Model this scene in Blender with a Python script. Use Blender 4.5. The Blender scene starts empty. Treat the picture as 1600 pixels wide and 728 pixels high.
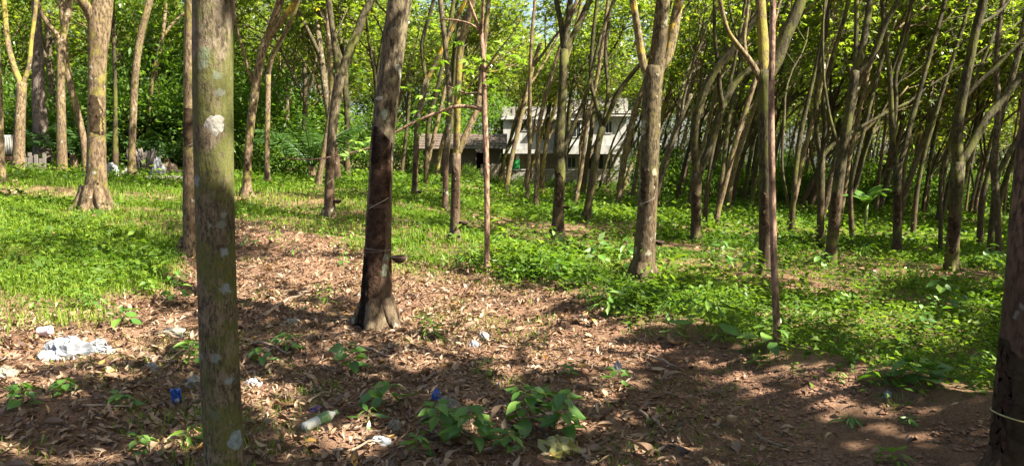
import bpy, math, random
import numpy as np
from mathutils import Vector, Matrix

# ------------------------------------------------------------------ camera, sky, sun, exposure
C = bpy.context.scene.collection
SC = bpy.context.scene
EYE = 1.55
F = 1232.0
PITCH = math.atan((364 - 250) / F)
cam = bpy.data.cameras.new('camera'); co = bpy.data.objects.new('camera', cam); C.objects.link(co)
co.location = (0, 0, EYE); co.rotation_euler = (math.pi / 2 - PITCH, 0, 0)
cam.sensor_width = 36; cam.lens = 36 * F / 1600; cam.clip_start = 0.05; cam.clip_end = 1500
SC.camera = co
SUN_AZ = math.radians(64)      # towards the right of straight behind the viewpoint
SUN_EL = math.radians(47)
SUN = np.array([math.sin(SUN_AZ) * math.cos(SUN_EL), -math.cos(SUN_AZ) * math.cos(SUN_EL), math.sin(SUN_EL)])
w = bpy.data.worlds.new('World'); SC.world = w; w.use_nodes = True
nt = w.node_tree
sky = nt.nodes.new('ShaderNodeTexSky'); sky.sky_type = 'NISHITA'; sky.sun_disc = False
sky.sun_elevation = SUN_EL; sky.sun_rotation = math.atan2(SUN[0], SUN[1]); sky.air_density = 1.0; sky.dust_density = 3.0
nt.links.new(sky.outputs[0], nt.nodes['Background'].inputs[0]); nt.nodes['Background'].inputs[1].default_value = 0.05
sl = bpy.data.lights.new('sun', 'SUN'); so = bpy.data.objects.new('sun', sl); C.objects.link(so)
sl.energy = 5.0; sl.angle = math.radians(0.5); sl.color = (1.0, 0.93, 0.80)
so.rotation_euler = Vector(SUN).to_track_quat('Z', 'Y').to_euler()
SC.view_settings.view_transform = 'Standard'; SC.view_settings.look = 'None'; SC.view_settings.gamma = 1.0
SC.view_settings.exposure = 2.5
SC.cycles.max_bounces = 7; SC.cycles.diffuse_bounces = 2; SC.cycles.glossy_bounces = 2
SC.cycles.transmission_bounces = 4; SC.cycles.sample_clamp_indirect = 8.0

R = np.random.default_rng(11)

# ------------------------------------------------------------------ materials
def mat(name, build):
    m = bpy.data.materials.new(name); m.use_nodes = True
    t = m.node_tree; t.nodes.clear()
    out = t.nodes.new('ShaderNodeOutputMaterial')
    t.links.new(build(G(t)), out.inputs['Surface'])
    return m
class G:
    def __init__(s, t): s.t = t
    def n(s, kind, **kw):
        x = s.t.nodes.new('ShaderNode' + kind)
        for k, v in kw.items():
            if k in x.inputs.keys() or k.startswith('i_'):
                k2 = k[2:] if k.startswith('i_') else k
                i = x.inputs[int(k2)] if k2.isdigit() else x.inputs[k2]
                if hasattr(v, 'is_output'): s.t.links.new(v, i)
                else: i.default_value = v
            else: setattr(x, k, v)
        return x
    def coord(s, scale=(1, 1, 1), which='Object', off=None):
        c = s.n('TexCoord').outputs[which]
        m = s.n('Mapping'); s.t.links.new(c, m.inputs[0]); m.inputs['Scale'].default_value = scale
        if off is not None: s.t.links.new(off, m.inputs['Location'])
        return m.outputs[0]
    def noise(s, vec, scale, detail=4, rough=0.55):
        return s.n('TexNoise', Vector=vec, Scale=scale, Detail=detail, Roughness=rough).outputs['Fac']
    def ramp(s, f, *stops):
        r = s.n('ValToRGB', Fac=f); e = r.color_ramp.elements
        while len(e) < len(stops): e.new(0.5)
        for x, (p, c) in zip(e, stops):
            x.position = p; x.color = (*c, 1) if isinstance(c, tuple) else (c, c, c, 1)
        return r.outputs[0]
    def mix(s, f, a, b, mode='MIX'):
        x = s.n('Mix', data_type='RGBA', blend_type=mode)
        for i, v in ((0, f), (6, a), (7, b)):
            if hasattr(v, 'is_output'): s.t.links.new(v, x.inputs[i])
            else: x.inputs[i].default_value = (*v, 1) if isinstance(v, tuple) else v
        return x.outputs[2]
    def bump(s, h, strength, dist, normal=None):
        b = s.n('Bump', Height=h, Strength=strength, Distance=dist)
        if normal is not None: s.t.links.new(normal, b.inputs['Normal'])
        return b.outputs[0]
    def bsdf(s, col, rough=0.8, normal=None, spec=0.3, **kw):
        p = s.n('BsdfPrincipled', Roughness=rough)
        p.inputs['Specular IOR Level'].default_value = spec
        i = p.inputs['Base Color']
        if hasattr(col, 'is_output'): s.t.links.new(col, i)
        else: i.default_value = (*col, 1)
        if normal is not None: s.t.links.new(normal, p.inputs['Normal'])
        for k, v in kw.items(): p.inputs[k.replace('_', ' ')].default_value = v
        return p.outputs[0]
    def rnd(s): return s.n('ObjectInfo').outputs['Random']

def bark(name, dark, light, moss=(0.10, 0.11, 0.025), moss_at=0.55, lichen_at=0.64, lichen=(0.27, 0.27, 0.21), tapped=0.0, bump=0.5, spots=()):
    def b(g):
        r = g.n('Math', operation='MULTIPLY', i_0=g.rnd(), i_1=37.0).outputs[0]
        cmb = g.n('CombineXYZ', X=r, Y=r, Z=r).outputs[0]
        v = g.coord((1, 1, 0.38), off=cmb); v2 = g.coord((1, 1, 0.8), off=cmb); v3 = g.coord((2.5, 2.5, 26), off=cmb)
        big = g.noise(v, 5 if not spots else 9, 6, 0.68 if spots else 0.62); fine = g.noise(v, 30 if not spots else 70, 5, 0.72); rings = g.noise(v3, 1.6, 3, 0.6)
        col = g.mix(g.ramp(big, (0.3, 0.0), (0.7, 1.0)), dark, light)
        col = g.mix(g.ramp(fine, (0.42, 1.0), (0.56, 0.0)), col, tuple(x * 0.45 for x in dark))
        col = g.mix(g.ramp(rings, (0.66, 0.0), (0.85, 0.10)), col, tuple(x * 0.5 for x in dark))
        if tapped:
            z = g.n('SeparateXYZ', Vector=g.n('TexCoord').outputs['Object']).outputs[2]
            zz = g.n('Math', operation='ADD', i_0=z, i_1=g.n('Math', operation='MULTIPLY', i_0=g.noise(v, 3, 3), i_1=0.8).outputs[0]).outputs[0]
            m = g.ramp(g.n('Math', operation='DIVIDE', i_0=zz, i_1=2.4).outputs[0], (0.18, 0.35), (0.34, 1.0), (0.62, 0.9), (0.74, 0.0))
            m = g.n('Math', operation='MULTIPLY', i_0=m, i_1=tapped).outputs[0]
            col = g.mix(m, col, g.mix(fine, (0.030, 0.018, 0.012), (0.10, 0.055, 0.035)))
        if spots:
            crk = g.noise(g.coord((1, 1, 0.09)), 85, 3, 0.6); col = g.mix(g.ramp(crk, (0.33, 0.7), (0.40, 0.0)), col, tuple(x * 0.4 for x in dark))
            pa = g.ramp(g.noise(g.coord((1, 1, 0.6)), 13, 6, 0.75), (0.52, 0.0), (0.60, 0.55)); col = g.mix(pa, col, (0.20, 0.16, 0.11))
        mo = g.ramp(g.noise(v2, 2.7 if not spots else 4.5, 6, 0.74), (moss_at, 0.0), (moss_at + 0.09, 0.85))
        col = g.mix(mo, col, g.mix(fine, tuple(x * 0.6 for x in moss), tuple(x * 1.3 for x in moss)))
        li = g.ramp(g.noise(v2, 8.5, 3, 0.5), (lichen_at, 0.0), (lichen_at + 0.035, 0.9))
        col = g.mix(li, col, lichen)
        for sx, sy, sz, sr, sc_ in spots:
            pv = g.n('VectorMath', operation='SUBTRACT', i_0=g.n('TexCoord').outputs['Object'], i_1=(sx, sy, sz)).outputs[0]
            pl_ = g.n('VectorMath', operation='LENGTH', i_0=pv).outputs['Value']
            dd = g.n('Math', operation='MULTIPLY_ADD', i_0=g.noise(g.coord(), 45, 4, 0.65), i_1=0.050, i_2=pl_).outputs[0]
            dd = g.n('Math', operation='SUBTRACT', i_0=dd, i_1=0.025).outputs[0]
            dd = g.n('Math', operation='DIVIDE', i_0=dd, i_1=sr * 1.6).outputs[0]
            col = g.mix(g.ramp(dd, (0.40, 0.75), (0.66, 0.0)), col, g.mix(fine, tuple(x * 0.75 for x in sc_), tuple(x * 1.25 for x in sc_)))
        h = g.n('Math', operation='ADD', i_0=big, i_1=g.n('Math', operation='MULTIPLY_ADD', i_0=fine, i_1=0.9, i_2=g.n('Math', operation='MULTIPLY', i_0=rings, i_1=0.12).outputs[0]).outputs[0]).outputs[0]
        return g.bsdf(col, 0.85, g.bump(h, bump, 0.03), 0.2)
    return mat(name, b)
B = {
 'near': None,
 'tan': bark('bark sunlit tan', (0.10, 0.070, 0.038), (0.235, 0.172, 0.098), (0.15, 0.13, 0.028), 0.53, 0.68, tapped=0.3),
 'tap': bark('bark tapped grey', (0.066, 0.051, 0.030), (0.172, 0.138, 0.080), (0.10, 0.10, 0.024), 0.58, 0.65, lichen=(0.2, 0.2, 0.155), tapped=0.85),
 'dark': bark('bark mossy shade-toned', (0.034, 0.029, 0.014), (0.088, 0.072, 0.033), (0.078, 0.080, 0.016), 0.50, 0.71, (0.16, 0.16, 0.10), tapped=0.6),  # base tone darkened to carry the canopy shade over these trunks
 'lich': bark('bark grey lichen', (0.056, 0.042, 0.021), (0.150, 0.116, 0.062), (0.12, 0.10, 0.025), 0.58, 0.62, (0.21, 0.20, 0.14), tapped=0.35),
 'yellow': bark('bark under yellow lichen', (0.13, 0.10, 0.05), (0.26, 0.20, 0.11), (0.50, 0.34, 0.035), 0.50, 0.68),
 'mossy': bark('bark mossy limb', (0.08, 0.06, 0.03), (0.18, 0.13, 0.07), (0.20, 0.17, 0.03), 0.47, 0.68),
 'palm': bark('bark palm trunk', (0.085, 0.065, 0.05), (0.17, 0.135, 0.11), (0.1, 0.1, 0.04), 0.66, 0.72, bump=0.8),
 'brown': bark('bark reddish brown', (0.075, 0.044, 0.025), (0.19, 0.115, 0.065), (0.11, 0.085, 0.025), 0.62, 0.70, lichen=(0.15, 0.13, 0.1), tapped=0.5),
 'red': bark('bark reddish sapling', (0.17, 0.10, 0.065), (0.33, 0.22, 0.15), (0.15, 0.13, 0.04), 0.64, 0.68, (0.38, 0.34, 0.28)),
}
def leafmat(name, stops, trans=0.45, tboost=(1.6, 1.7, 0.7), gloss=0.10, rough=0.4, veins=False):
    def b(g):
        t = g.n('Attribute', attribute_name='tint').outputs['Fac']
        col = g.ramp(t, *stops)
        if veins:
            u = g.n('UVMap').outputs[0]
            sx = g.n('SeparateXYZ', Vector=u)
            mid = g.n('Math', operation='ABSOLUTE', i_0=g.n('Math', operation='SUBTRACT', i_0=sx.outputs[0], i_1=0.5).outputs[0]).outputs[0]
            ph = g.n('Math', operation='MULTIPLY_ADD', i_0=sx.outputs[1], i_1=44.0, i_2=g.n('Math', operation='MULTIPLY', i_0=mid, i_1=-34.0).outputs[0]).outputs[0]
            sv = g.ramp(g.n('Math', operation='SINE', i_0=ph).outputs[0], (0.90, 0.0), (1.0, 0.30))
            mv = g.ramp(mid, (0.0, 0.5), (0.035, 0.0))
            col = g.mix(sv, col, g.mix(1.0, col, (1.5, 1.5, 1.3), 'MULTIPLY'))
            col = g.mix(mv, col, g.mix(1.0, col, (2.0, 1.9, 1.6), 'MULTIPLY'))
            col = g.mix(g.ramp(g.noise(g.coord((1, 1, 1)), 60, 3), (0.35, 0.4), (0.6, 0.0)), col, g.mix(1.0, col, (0.7, 0.72, 0.6), 'MULTIPLY'))
        d = g.n('BsdfDiffuse', Color=col).outputs[0]
        tr = g.n('BsdfTranslucent', Color=g.mix(1.0, col, tboost, 'MULTIPLY')).outputs[0]
        m = g.n('MixShader', i_0=trans, i_1=d, i_2=tr).outputs[0]
        gl = g.n('BsdfGlossy', Color=(0.9, 0.95, 0.9, 1), Roughness=rough).outputs[0]
        return g.n('MixShader', i_0=gloss * 0.6, i_1=m, i_2=gl).outputs[0]
    return mat(name, b)
M_CAN = leafmat('canopy leaf', [(0, (0.042, 0.068, 0.010)), (0.55, (0.094, 0.130, 0.016)), (0.93, (0.165, 0.195, 0.03)), (1, (0.30, 0.22, 0.03))], trans=0.55, tboost=(2.3, 2.4, 0.85), gloss=0.07)
M_UND = leafmat('understory leaf', [(0, (0.035, 0.075, 0.014)), (0.6, (0.075, 0.135, 0.020)), (1, (0.14, 0.20, 0.035))], trans=0.5, tboost=(1.8, 1.9, 0.7), gloss=0.02, rough=0.55)
M_FAR = leafmat('far woods leaf', [(0, (0.035, 0.062, 0.010)), (0.6, (0.085, 0.118, 0.016)), (1, (0.15, 0.18, 0.03))])
M_WEED = leafmat('ground weed leaf', [(0, (0.030, 0.070, 0.010)), (0.55, (0.070, 0.128, 0.014)), (1, (0.155, 0.215, 0.022))], gloss=0.02, rough=0.55)
M_GRASS = leafmat('grass blade', [(0, (0.060, 0.095, 0.010)), (0.6, (0.108, 0.182, 0.012)), (1, (0.215, 0.265, 0.03))], trans=0.4, gloss=0.02, rough=0.6)
M_PLANT = leafmat('broad weed leaf', [(0, (0.035, 0.095, 0.014)), (0.6, (0.075, 0.165, 0.022)), (1, (0.14, 0.24, 0.035))], trans=0.35, tboost=(1.6, 1.5, 0.6), gloss=0.07, rough=0.45, veins=True)
M_PALM = leafmat('dark palm leaflet', [(0, (0.016, 0.045, 0.012)), (1, (0.05, 0.10, 0.02))], trans=0.3, tboost=(1.4, 1.5, 0.7), gloss=0.05)
M_LIME = leafmat('young lime leaf', [(0, (0.07, 0.155, 0.014)), (1, (0.15, 0.245, 0.025))], trans=0.4, gloss=0.05, rough=0.5)
M_DRY = leafmat('dry leaf', [(0, (0.06, 0.032, 0.022)), (0.3, (0.142, 0.087, 0.053)), (0.65, (0.238, 0.153, 0.093)), (0.93, (0.35, 0.255, 0.168)), (1, (0.40, 0.22, 0.05))],
                trans=0.15, tboost=(1.2, 1.0, 0.7), gloss=0.06, rough=0.5, veins=True)
def soil_b(g):
    v = g.coord((1, 1, 1), 'Object')
    a = g.noise(v, 1.3, 5, 0.6); f = g.noise(v, 26, 6, 0.75); c = g.noise(v, 90, 3, 0.7)
    col = g.mix(g.ramp(f, (0.3, 0.0), (0.72, 1.0)), (0.082, 0.041, 0.024), (0.208, 0.126, 0.077))
    col = g.mix(g.ramp(a, (0.38, 0.0), (0.66, 0.7)), col, (0.27, 0.165, 0.105))
    col = g.mix(g.ramp(c, (0.36, 0.75), (0.50, 0.0)), col, (0.06, 0.03, 0.018))
    gr = g.n('Attribute', attribute_name='green').outputs['Fac']
    m = g.n('Math', operation='MULTIPLY', i_0=gr, i_1=g.ramp(g.noise(v, 7, 5, 0.7), (0.30, 0.25), (0.55, 0.95))).outputs[0]
    col = g.mix(m, col, g.mix(f, (0.035, 0.055, 0.010), (0.085, 0.115, 0.020)))
    h = g.n('Math', operation='MULTIPLY_ADD', i_0=c, i_1=0.4, i_2=f).outputs[0]
    return g.bsdf(col, 0.95, g.bump(h, 0.9, 0.035), 0.1)
M_SOIL = mat('red forest soil', soil_b)
def plain(name, col, rough=0.7, var=0.25, scale=12, bump=0.2, spec=0.3, **kw):
    def b(g):
        v = g.coord()
        n = g.noise(v, scale, 5, 0.65)
        c = g.mix(g.ramp(n, (0.3, 0.0), (0.7, 1.0)), tuple(x * (1 - var) for x in col), tuple(min(1, x * (1 + var)) for x in col))
        return g.bsdf(c, rough, g.bump(n, bump, 0.02), spec, **kw)
    return mat(name, b)
def stained_b(base, stain, amount=0.6):
    def b(g):
        v = g.coord((1, 1, 0.25)); n = g.noise(v, 2.2, 6, 0.7); f = g.noise(g.coord(), 9, 5, 0.7)
        c = g.mix(g.ramp(n, (0.45, 0.0), (0.72, amount)), base, stain)
        c = g.mix(g.ramp(f, (0.55, 0.0), (0.75, amount * 0.5)), c, stain)
        return g.bsdf(c, 0.85, g.bump(f, 0.2, 0.01), 0.2)
    return b
M_WHITE = mat('weathered dapple-toned whitewash', stained_b((0.31, 0.305, 0.285), (0.09, 0.085, 0.07), 0.9))  # low base and blotches stand for dappled tree shade as well as grime
M_PARAPET = mat('stained parapet', stained_b((0.25, 0.24, 0.21), (0.07, 0.062, 0.05), 0.95))  # darkened and blotched for tree shade too, like the walls
M_BLOCK = mat('laterite block', stained_b((0.30, 0.27, 0.24), (0.12, 0.10, 0.085), 0.8))
M_SHEDW = mat('grey shed block', stained_b((0.12, 0.105, 0.09), (0.05, 0.043, 0.036), 0.8))
M_TILE = plain('old roof tile', (0.075, 0.055, 0.042), 0.85, 0.5, 5)
M_BOARD = plain('weathered board', (0.25, 0.20, 0.155), 0.85, 0.4, 8)
M_GREYB = plain('grey split board', (0.11, 0.095, 0.08), 0.85, 0.4, 8)
M_GLASS = plain('dark window glass', (0.025, 0.03, 0.03), 0.15, 0.2, 3, 0.02, 0.5)
M_SHADE = plain('concrete shade slab', (0.36, 0.34, 0.31), 0.85, 0.35, 4)
M_SHELL = plain('coconut shell', (0.045, 0.026, 0.017), 0.8, 0.5, 40, 0.6)
M_WIRE = plain('grey wire', (0.17, 0.155, 0.13), 0.6, 0.2, 30)
M_TAPP = plain('tapped bark panel', (0.036, 0.021, 0.014), 0.95, 0.7, 22, 0.9, 0.05)
M_OLDP = plain('old tapping panel', (0.036, 0.025, 0.015), 0.95, 0.6, 16, 0.8, 0.05)
M_TAPD = plain('blackened bark', (0.012, 0.008, 0.006), 0.95, 0.6, 22, 0.9, 0.05)  # also the shade tone of the shed doorway and the trunk cleft
M_LATEX = plain('dried latex', (0.26, 0.23, 0.19), 0.6, 0.2, 30)
M_LICHW = plain('white lichen', (0.225, 0.21, 0.18), 0.9, 0.55, 60, 0.5)
M_LICHG = plain('grey green lichen', (0.115, 0.13, 0.09), 0.9, 0.4, 45, 0.4)
M_LICHB = plain('pale blue lichen', (0.15, 0.18, 0.175), 0.9, 0.4, 45, 0.4)
M_PLASTW = plain('shade-toned white plastic', (0.21, 0.22, 0.235), 0.4, 0.2, 14, 0.15, 0.5, Transmission_Weight=0.0)  # white lowered to carry the shade over the bag
M_PLASTG = plain('grey plastic', (0.17, 0.175, 0.185), 0.5, 0.3, 14)
M_PINK = plain('pink white cup', (0.55, 0.42, 0.43), 0.45, 0.1, 20)
M_BLUE = plain('blue wrapper', (0.025, 0.085, 0.33), 0.35, 0.35, 25, 0.1, 0.5)
M_PURP = plain('purple wrapper', (0.10, 0.06, 0.22), 0.35, 0.3, 25)
M_BOTT = plain('dusty clear bottle', (0.36, 0.35, 0.31), 0.3, 0.25, 20, 0.1, 0.5)
M_LABG = plain('green bottle label', (0.10, 0.17, 0.06), 0.4, 0.25, 20)
M_YELP = plain('yellowed plastic', (0.17, 0.16, 0.045), 0.35, 0.4, 10, 0.2, 0.5)
M_PAPER = plain('soiled paper', (0.17, 0.155, 0.12), 0.9, 0.25, 12)
M_GREENT = plain('green sheet', (0.03, 0.22, 0.06), 0.5, 0.3, 6)
M_STICK = plain('dead stick', (0.20, 0.145, 0.10), 0.9, 0.4, 20, 0.5)
M_STEM = plain('green stem', (0.10, 0.14, 0.03), 0.6, 0.3, 20)
M_STEMB = plain('brown stem', (0.14, 0.085, 0.045), 0.7, 0.3, 20)
M_STONE = plain('soil clod', (0.185, 0.10, 0.062), 0.95, 0.45, 30, 0.8)
M_ROCK = plain('grey stone', (0.30, 0.28, 0.26), 0.9, 0.3, 20, 0.6)

# ------------------------------------------------------------------ mesh helpers
def mesh(name, verts, faces, m, smooth=True, tint=None, uv=None, mats=None, midx=None):
    """faces: list of arrays (n,k), all indices into verts"""
    me = bpy.data.meshes.new(name)
    verts = np.asarray(verts, dtype=np.float32)
    if not isinstance(faces, (list, tuple)) or (len(faces) and not isinstance(faces[0], np.ndarray)): faces = [np.asarray(faces)]
    faces = [f for f in faces if len(f)]
    me.vertices.add(len(verts)); me.vertices.foreach_set('co', verts.ravel())
    loops = np.concatenate([f.ravel() for f in faces]).astype(np.int32)
    sizes = np.concatenate([np.full(len(f), f.shape[1]) for f in faces])
    starts = np.concatenate([[0], np.cumsum(sizes)[:-1]]).astype(np.int32)
    me.loops.add(len(loops)); me.loops.foreach_set('vertex_index', loops)
    me.polygons.add(len(sizes)); me.polygons.foreach_set('loop_start', starts)
    me.polygons.foreach_set('use_smooth', np.full(len(sizes), smooth))
    for x in (mats or [m]): me.materials.append(x)
    if midx is not None: me.polygons.foreach_set('material_index', np.asarray(midx, dtype=np.int32))
    me.update(calc_edges=True)
    if tint is not None:
        a = me.attributes.new('tint', 'FLOAT', 'POINT'); a.data.foreach_set('value', np.asarray(tint, dtype=np.float32))
    if uv is not None:
        u = me.uv_layers.new(name='UVMap'); u.data.foreach_set('uv', np.asarray(uv, dtype=np.float32)[loops].ravel())
    return me
def obj(name, me, parent=None, loc=None):
    o = bpy.data.objects.new(name, me); C.objects.link(o)
    if parent is not None: o.parent = parent
    if loc is not None: o.location = loc
    return o
def tag(o, label=None, cat=None, group=None, kind=None):
    for k, v in (('label', label), ('category', cat), ('group', group), ('kind', kind)):
        if v: o[k] = v
    return o
def empty(name, loc, label, cat, group=None, rz=0):
    o = bpy.data.objects.new(name, None); C.objects.link(o); o.location = loc; o.rotation_euler = (0, 0, rz); o.empty_display_size = 0.1
    return tag(o, label, cat, group)
class MB:
    """collects shapes (tris and quads) of one mesh"""
    def __init__(s): s.v = []; s.q = []; s.t = []; s.n = 0; s.tint = []; s.uv = []
    def add(s, v, q=None, t=None, tint=None, uv=None):
        v = np.asarray(v, dtype=float)
        if q is not None and len(q): s.q.append(np.asarray(q) + s.n)
        if t is not None and len(t): s.t.append(np.asarray(t) + s.n)
        s.v.append(v); s.n += len(v)
        s.tint.append(np.full(len(v), 0.5) if tint is None else np.broadcast_to(tint, (len(v),)))
        s.uv.append(np.full((len(v), 2), 0.5) if uv is None else uv)
    def me(s, name, m, smooth=True, origin=(0, 0, 0)):
        v = np.concatenate(s.v) - np.asarray(origin)
        fs = ([np.concatenate(s.q)] if s.q else []) + ([np.concatenate(s.t)] if s.t else [])
        return mesh(name, v, fs, m, smooth, np.concatenate(s.tint), np.concatenate(s.uv))
    def box(s, c, size, rz=0.0):
        x, y, z = np.asarray(size) / 2
        v = np.array([(-x, -y, -z), (x, -y, -z), (x, y, -z), (-x, y, -z), (-x, -y, z), (x, -y, z), (x, y, z), (-x, y, z)])
        k, n = math.cos(rz), math.sin(rz)
        v = np.c_[v[:, 0] * k - v[:, 1] * n, v[:, 0] * n + v[:, 1] * k, v[:, 2]] + np.asarray(c)
        s.add(v, [(0, 3, 2, 1), (4, 5, 6, 7), (0, 1, 5, 4), (1, 2, 6, 5), (2, 3, 7, 6), (3, 0, 4, 7)])
def unit(v): return v / (np.linalg.norm(v, axis=-1, keepdims=True) + 1e-9)
def smooth_line(pts, n):
    """Catmull-Rom through rows (any number of columns)"""
    p = np.asarray(pts, dtype=float)
    if len(p) == 2: return p[0] + (p[1] - p[0]) * np.linspace(0, 1, n)[:, None]
    q = np.vstack([2 * p[0] - p[1], p, 2 * p[-1] - p[-2]])
    u = np.linspace(0, len(p) - 1 - 1e-6, n); i = u.astype(int); t = (u - i)[:, None]
    a, b, c, d = q[i], q[i + 1], q[i + 2], q[i + 3]
    return 0.5 * (2 * b + (c - a) * t + (2 * a - 5 * b + 4 * c - d) * t ** 2 + (3 * b - a - 3 * c + d) * t ** 3)
def tube(mb, pts, rad, sides=8, rough=0.0, rng=R, cap=True):
    pts = np.asarray(pts, dtype=float); n = len(pts); rad = np.broadcast_to(rad, (n,))
    d = unit(np.gradient(pts, axis=0))
    ref = np.array([0, 0, 1.0]) if abs(d[0][2]) < 0.9 else np.array([1.0, 0, 0])
    u = unit(np.cross(d[0], ref)); us = []
    for k in range(n):
        u = unit(u - d[k] * np.dot(u, d[k])); us.append(u)
    us = np.array(us); vs = np.cross(d, us)
    a = np.arange(sides) * 2 * math.pi / sides
    rr = rad[:, None] * np.ones((1, sides))
    if rough:
        ph = rng.uniform(0, 6.28, 4); s = np.linspace(0, n, n)[:, None]
        rr = rr * (1 + rough * (0.6 * np.sin(2 * a + ph[0] + s * 0.31) + 0.45 * np.sin(3 * a + ph[1] - s * 0.23) + 0.4 * np.sin(5 * a + ph[2] + s * 0.5) + rng.normal(0, 0.22, (n, sides))))
    v = pts[:, None, :] + rr[..., None] * (np.cos(a)[None, :, None] * us[:, None, :] + np.sin(a)[None, :, None] * vs[:, None, :])
    v = v.reshape(-1, 3)
    i = np.arange(n - 1)[:, None] * sides; j = np.arange(sides)[None, :]; j2 = (j + 1) % sides
    q = np.stack([i + j, i + j2, i + sides + j2, i + sides + j], -1).reshape(-1, 4)
    t = None
    if cap:
        v = np.vstack([v, pts[-1] + d[-1] * rad[-1] * 0.5]); e = (n - 1) * sides
        t = [(e + k, e + (k + 1) % sides, len(v) - 1) for k in range(sides)]
    mb.add(v, q, t)
def leaves(P, D, N, L, W, fold=0.25, tint=None):
    """rhombic leaflets (one folded quad each): base P, direction D, face normal N"""
    D = unit(D); S = unit(np.cross(D, N)); N = np.cross(S, D)
    L = np.asarray(L)[:, None]; W = np.asarray(W)[:, None]
    mid = P + D * L * 0.45 + N * W * fold
    v = np.stack([P, mid - S * W / 2, P + D * L - N * L * 0.08, mid + S * W / 2], 1).reshape(-1, 3)
    q = np.arange(len(P) * 4).reshape(-1, 4)
    return v, q, np.repeat(tint, 4)
def rand_dirs(rng, n): return unit(rng.normal(size=(n, 3)))
_NG = {}
def vnoise(x, y, seed=0):
    """smooth value noise in the plane, 0..1"""
    if seed not in _NG: _NG[seed] = np.random.default_rng(900 + seed).random((256, 256))
    g = _NG[seed]; x = np.asarray(x, float); y = np.asarray(y, float)
    i = np.floor(x).astype(int); j = np.floor(y).astype(int); u = x - i; v = y - j
    u = u * u * (3 - 2 * u); v = v * v * (3 - 2 * v)
    q = lambda a, b: g[a % 256, b % 256]
    return (q(i, j) * (1 - u) + q(i + 1, j) * u) * (1 - v) + (q(i, j + 1) * (1 - u) + q(i + 1, j + 1) * u) * v
def fbm(x, y, seed=0, o=3): return sum(vnoise(x * 2 ** k, y * 2 ** k, seed + k) * 0.5 ** k for k in range(o)) / sum(0.5 ** k for k in range(o))

# ------------------------------------------------------------------ terrain
cp, sp = math.cos(PITCH), math.sin(PITCH)
def at(px, py, Y):
    """the point at distance Y that the photograph shows at (px, py)"""
    a = (px - 800) / F; b = (364 - py) / F
    d = np.array([a, cp + b * sp, -sp + b * cp])
    return np.array([0, 0, EYE]) + d * (Y / d[1])
def pix(x, y, z):
    dz = z - EYE; f = y * cp - dz * sp; u = y * sp + dz * cp
    f = np.where(f > 0.05, f, np.nan)
    return 800 + F * x / f, 364 - F * u / f
_ctl = [(590,510,7.3),(295,400,9.5),(150,325,11.5),(95,270,18),(30,268,19),(205,275,20),(385,306,16),(418,285,21),(515,340,14.5),(497,296,20),
 (646,310,20),(695,325,18.5),(711,375,14.3),(837,325,24),(872,368,15.5),(900,325,24),(918,343,19),(967,320,24),(1005,440,11.5),(1087,377,15.5),
 (1118,352,20),(1136,335,24),(1195,425,12.7),(1236,367,20),(1282,385,17),(1297,413,14.3),(1402,396,16),(1426,367,21),(1469,396,17),(1486,421,13.5),
 (1531,385,19),(1546,408,16),(1562,411,15.5),(1000,286,60),(800,287,60),(1500,337,45),(1300,320,50),(1700,345,40),(100,262,30),(300,268,32),(500,275,35),(650,285,42),
 (100,400,9.6),(0,330,11.5),(200,470,8.0)]
_c = [at(*p) for p in _ctl] + [np.array([x, y, 0.0]) for x in (-5, -3, -1, 1) for y in (-4, -1, 2, 5)] + [np.array([x, y, -0.02 * max(0, x)]) for x in (3, 5) for y in (-4, -1, 2, 4)]
_c = np.array(_c)
E0, E1 = np.array([-0.35, 10.8]), np.array([3.0, 4.7])
_en = np.array([E1[1] - E0[1], -(E1[0] - E0[0])]); _en = -_en / np.linalg.norm(_en)       # points to the lower terrace
def edge_s(x, y): return (x - E0[0]) * _en[0] + (y - E0[1]) * _en[1]
def sstep(a, b, x): t = np.clip((x - a) / (b - a), 0, 1); return t * t * (3 - 2 * t)
def bank(x, y):
    s = edge_s(x, y)
    along = sstep(-3.0, 1.0, x)
    return along * (0.19 * np.exp(-((s + 0.25) / 0.6) ** 2) - 0.50 * sstep(-0.05, 1.0, s))
_A = np.c_[np.ones(len(_c)), _c[:, 0], _c[:, 1]]
_z = _c[:, 2] - bank(_c[:, 0], _c[:, 1])
_pl = np.linalg.lstsq(np.vstack([_A, [[1, 0, 150]] * 3, [[1, 100, 100]] * 2]), np.r_[_z, -1, -1, -1, -3, -3], rcond=None)[0]
_res = _z - _A @ _pl
def ground_z(x, y):
    x = np.asarray(x, float); y = np.asarray(y, float); sh = x.shape
    x = x.ravel(); y = y.ravel(); z = np.empty(len(x))
    for k in range(0, len(x), 60000):
        xx, yy = x[k:k + 60000], y[k:k + 60000]
        d2 = (xx[:, None] - _c[:, 0]) ** 2 + (yy[:, None] - _c[:, 1]) ** 2
        s2 = (1.2 + 0.09 * np.maximum(yy, 0))[:, None] ** 2
        wt = np.exp(-d2 / (2 * s2))
        wt2 = np.exp(-d2 / (2 * s2 * 9)) * 0.02
        wt = wt + wt2
        z[k:k + 60000] = _pl[0] + _pl[1] * np.clip(xx, -60, 60) + _pl[2] * np.clip(yy, -20, 120) + (wt @ _res) / (wt.sum(1) + 0.004)
    z += bank(x, y)
    return z.reshape(sh)
def fine_z(x, y):
    near = np.exp(-(np.hypot(x, y) / 14) ** 2)
    return (fbm(x * 0.9, y * 0.9, 3) - 0.5) * 0.10 + near * ((fbm(x * 4, y * 4, 9) - 0.5) * 0.075 + (fbm(x * 14, y * 14, 14, 2) - 0.5) * 0.03)
def gz(x, y): return ground_z(x, y) + fine_z(np.asarray(x, float), np.asarray(y, float))
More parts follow.
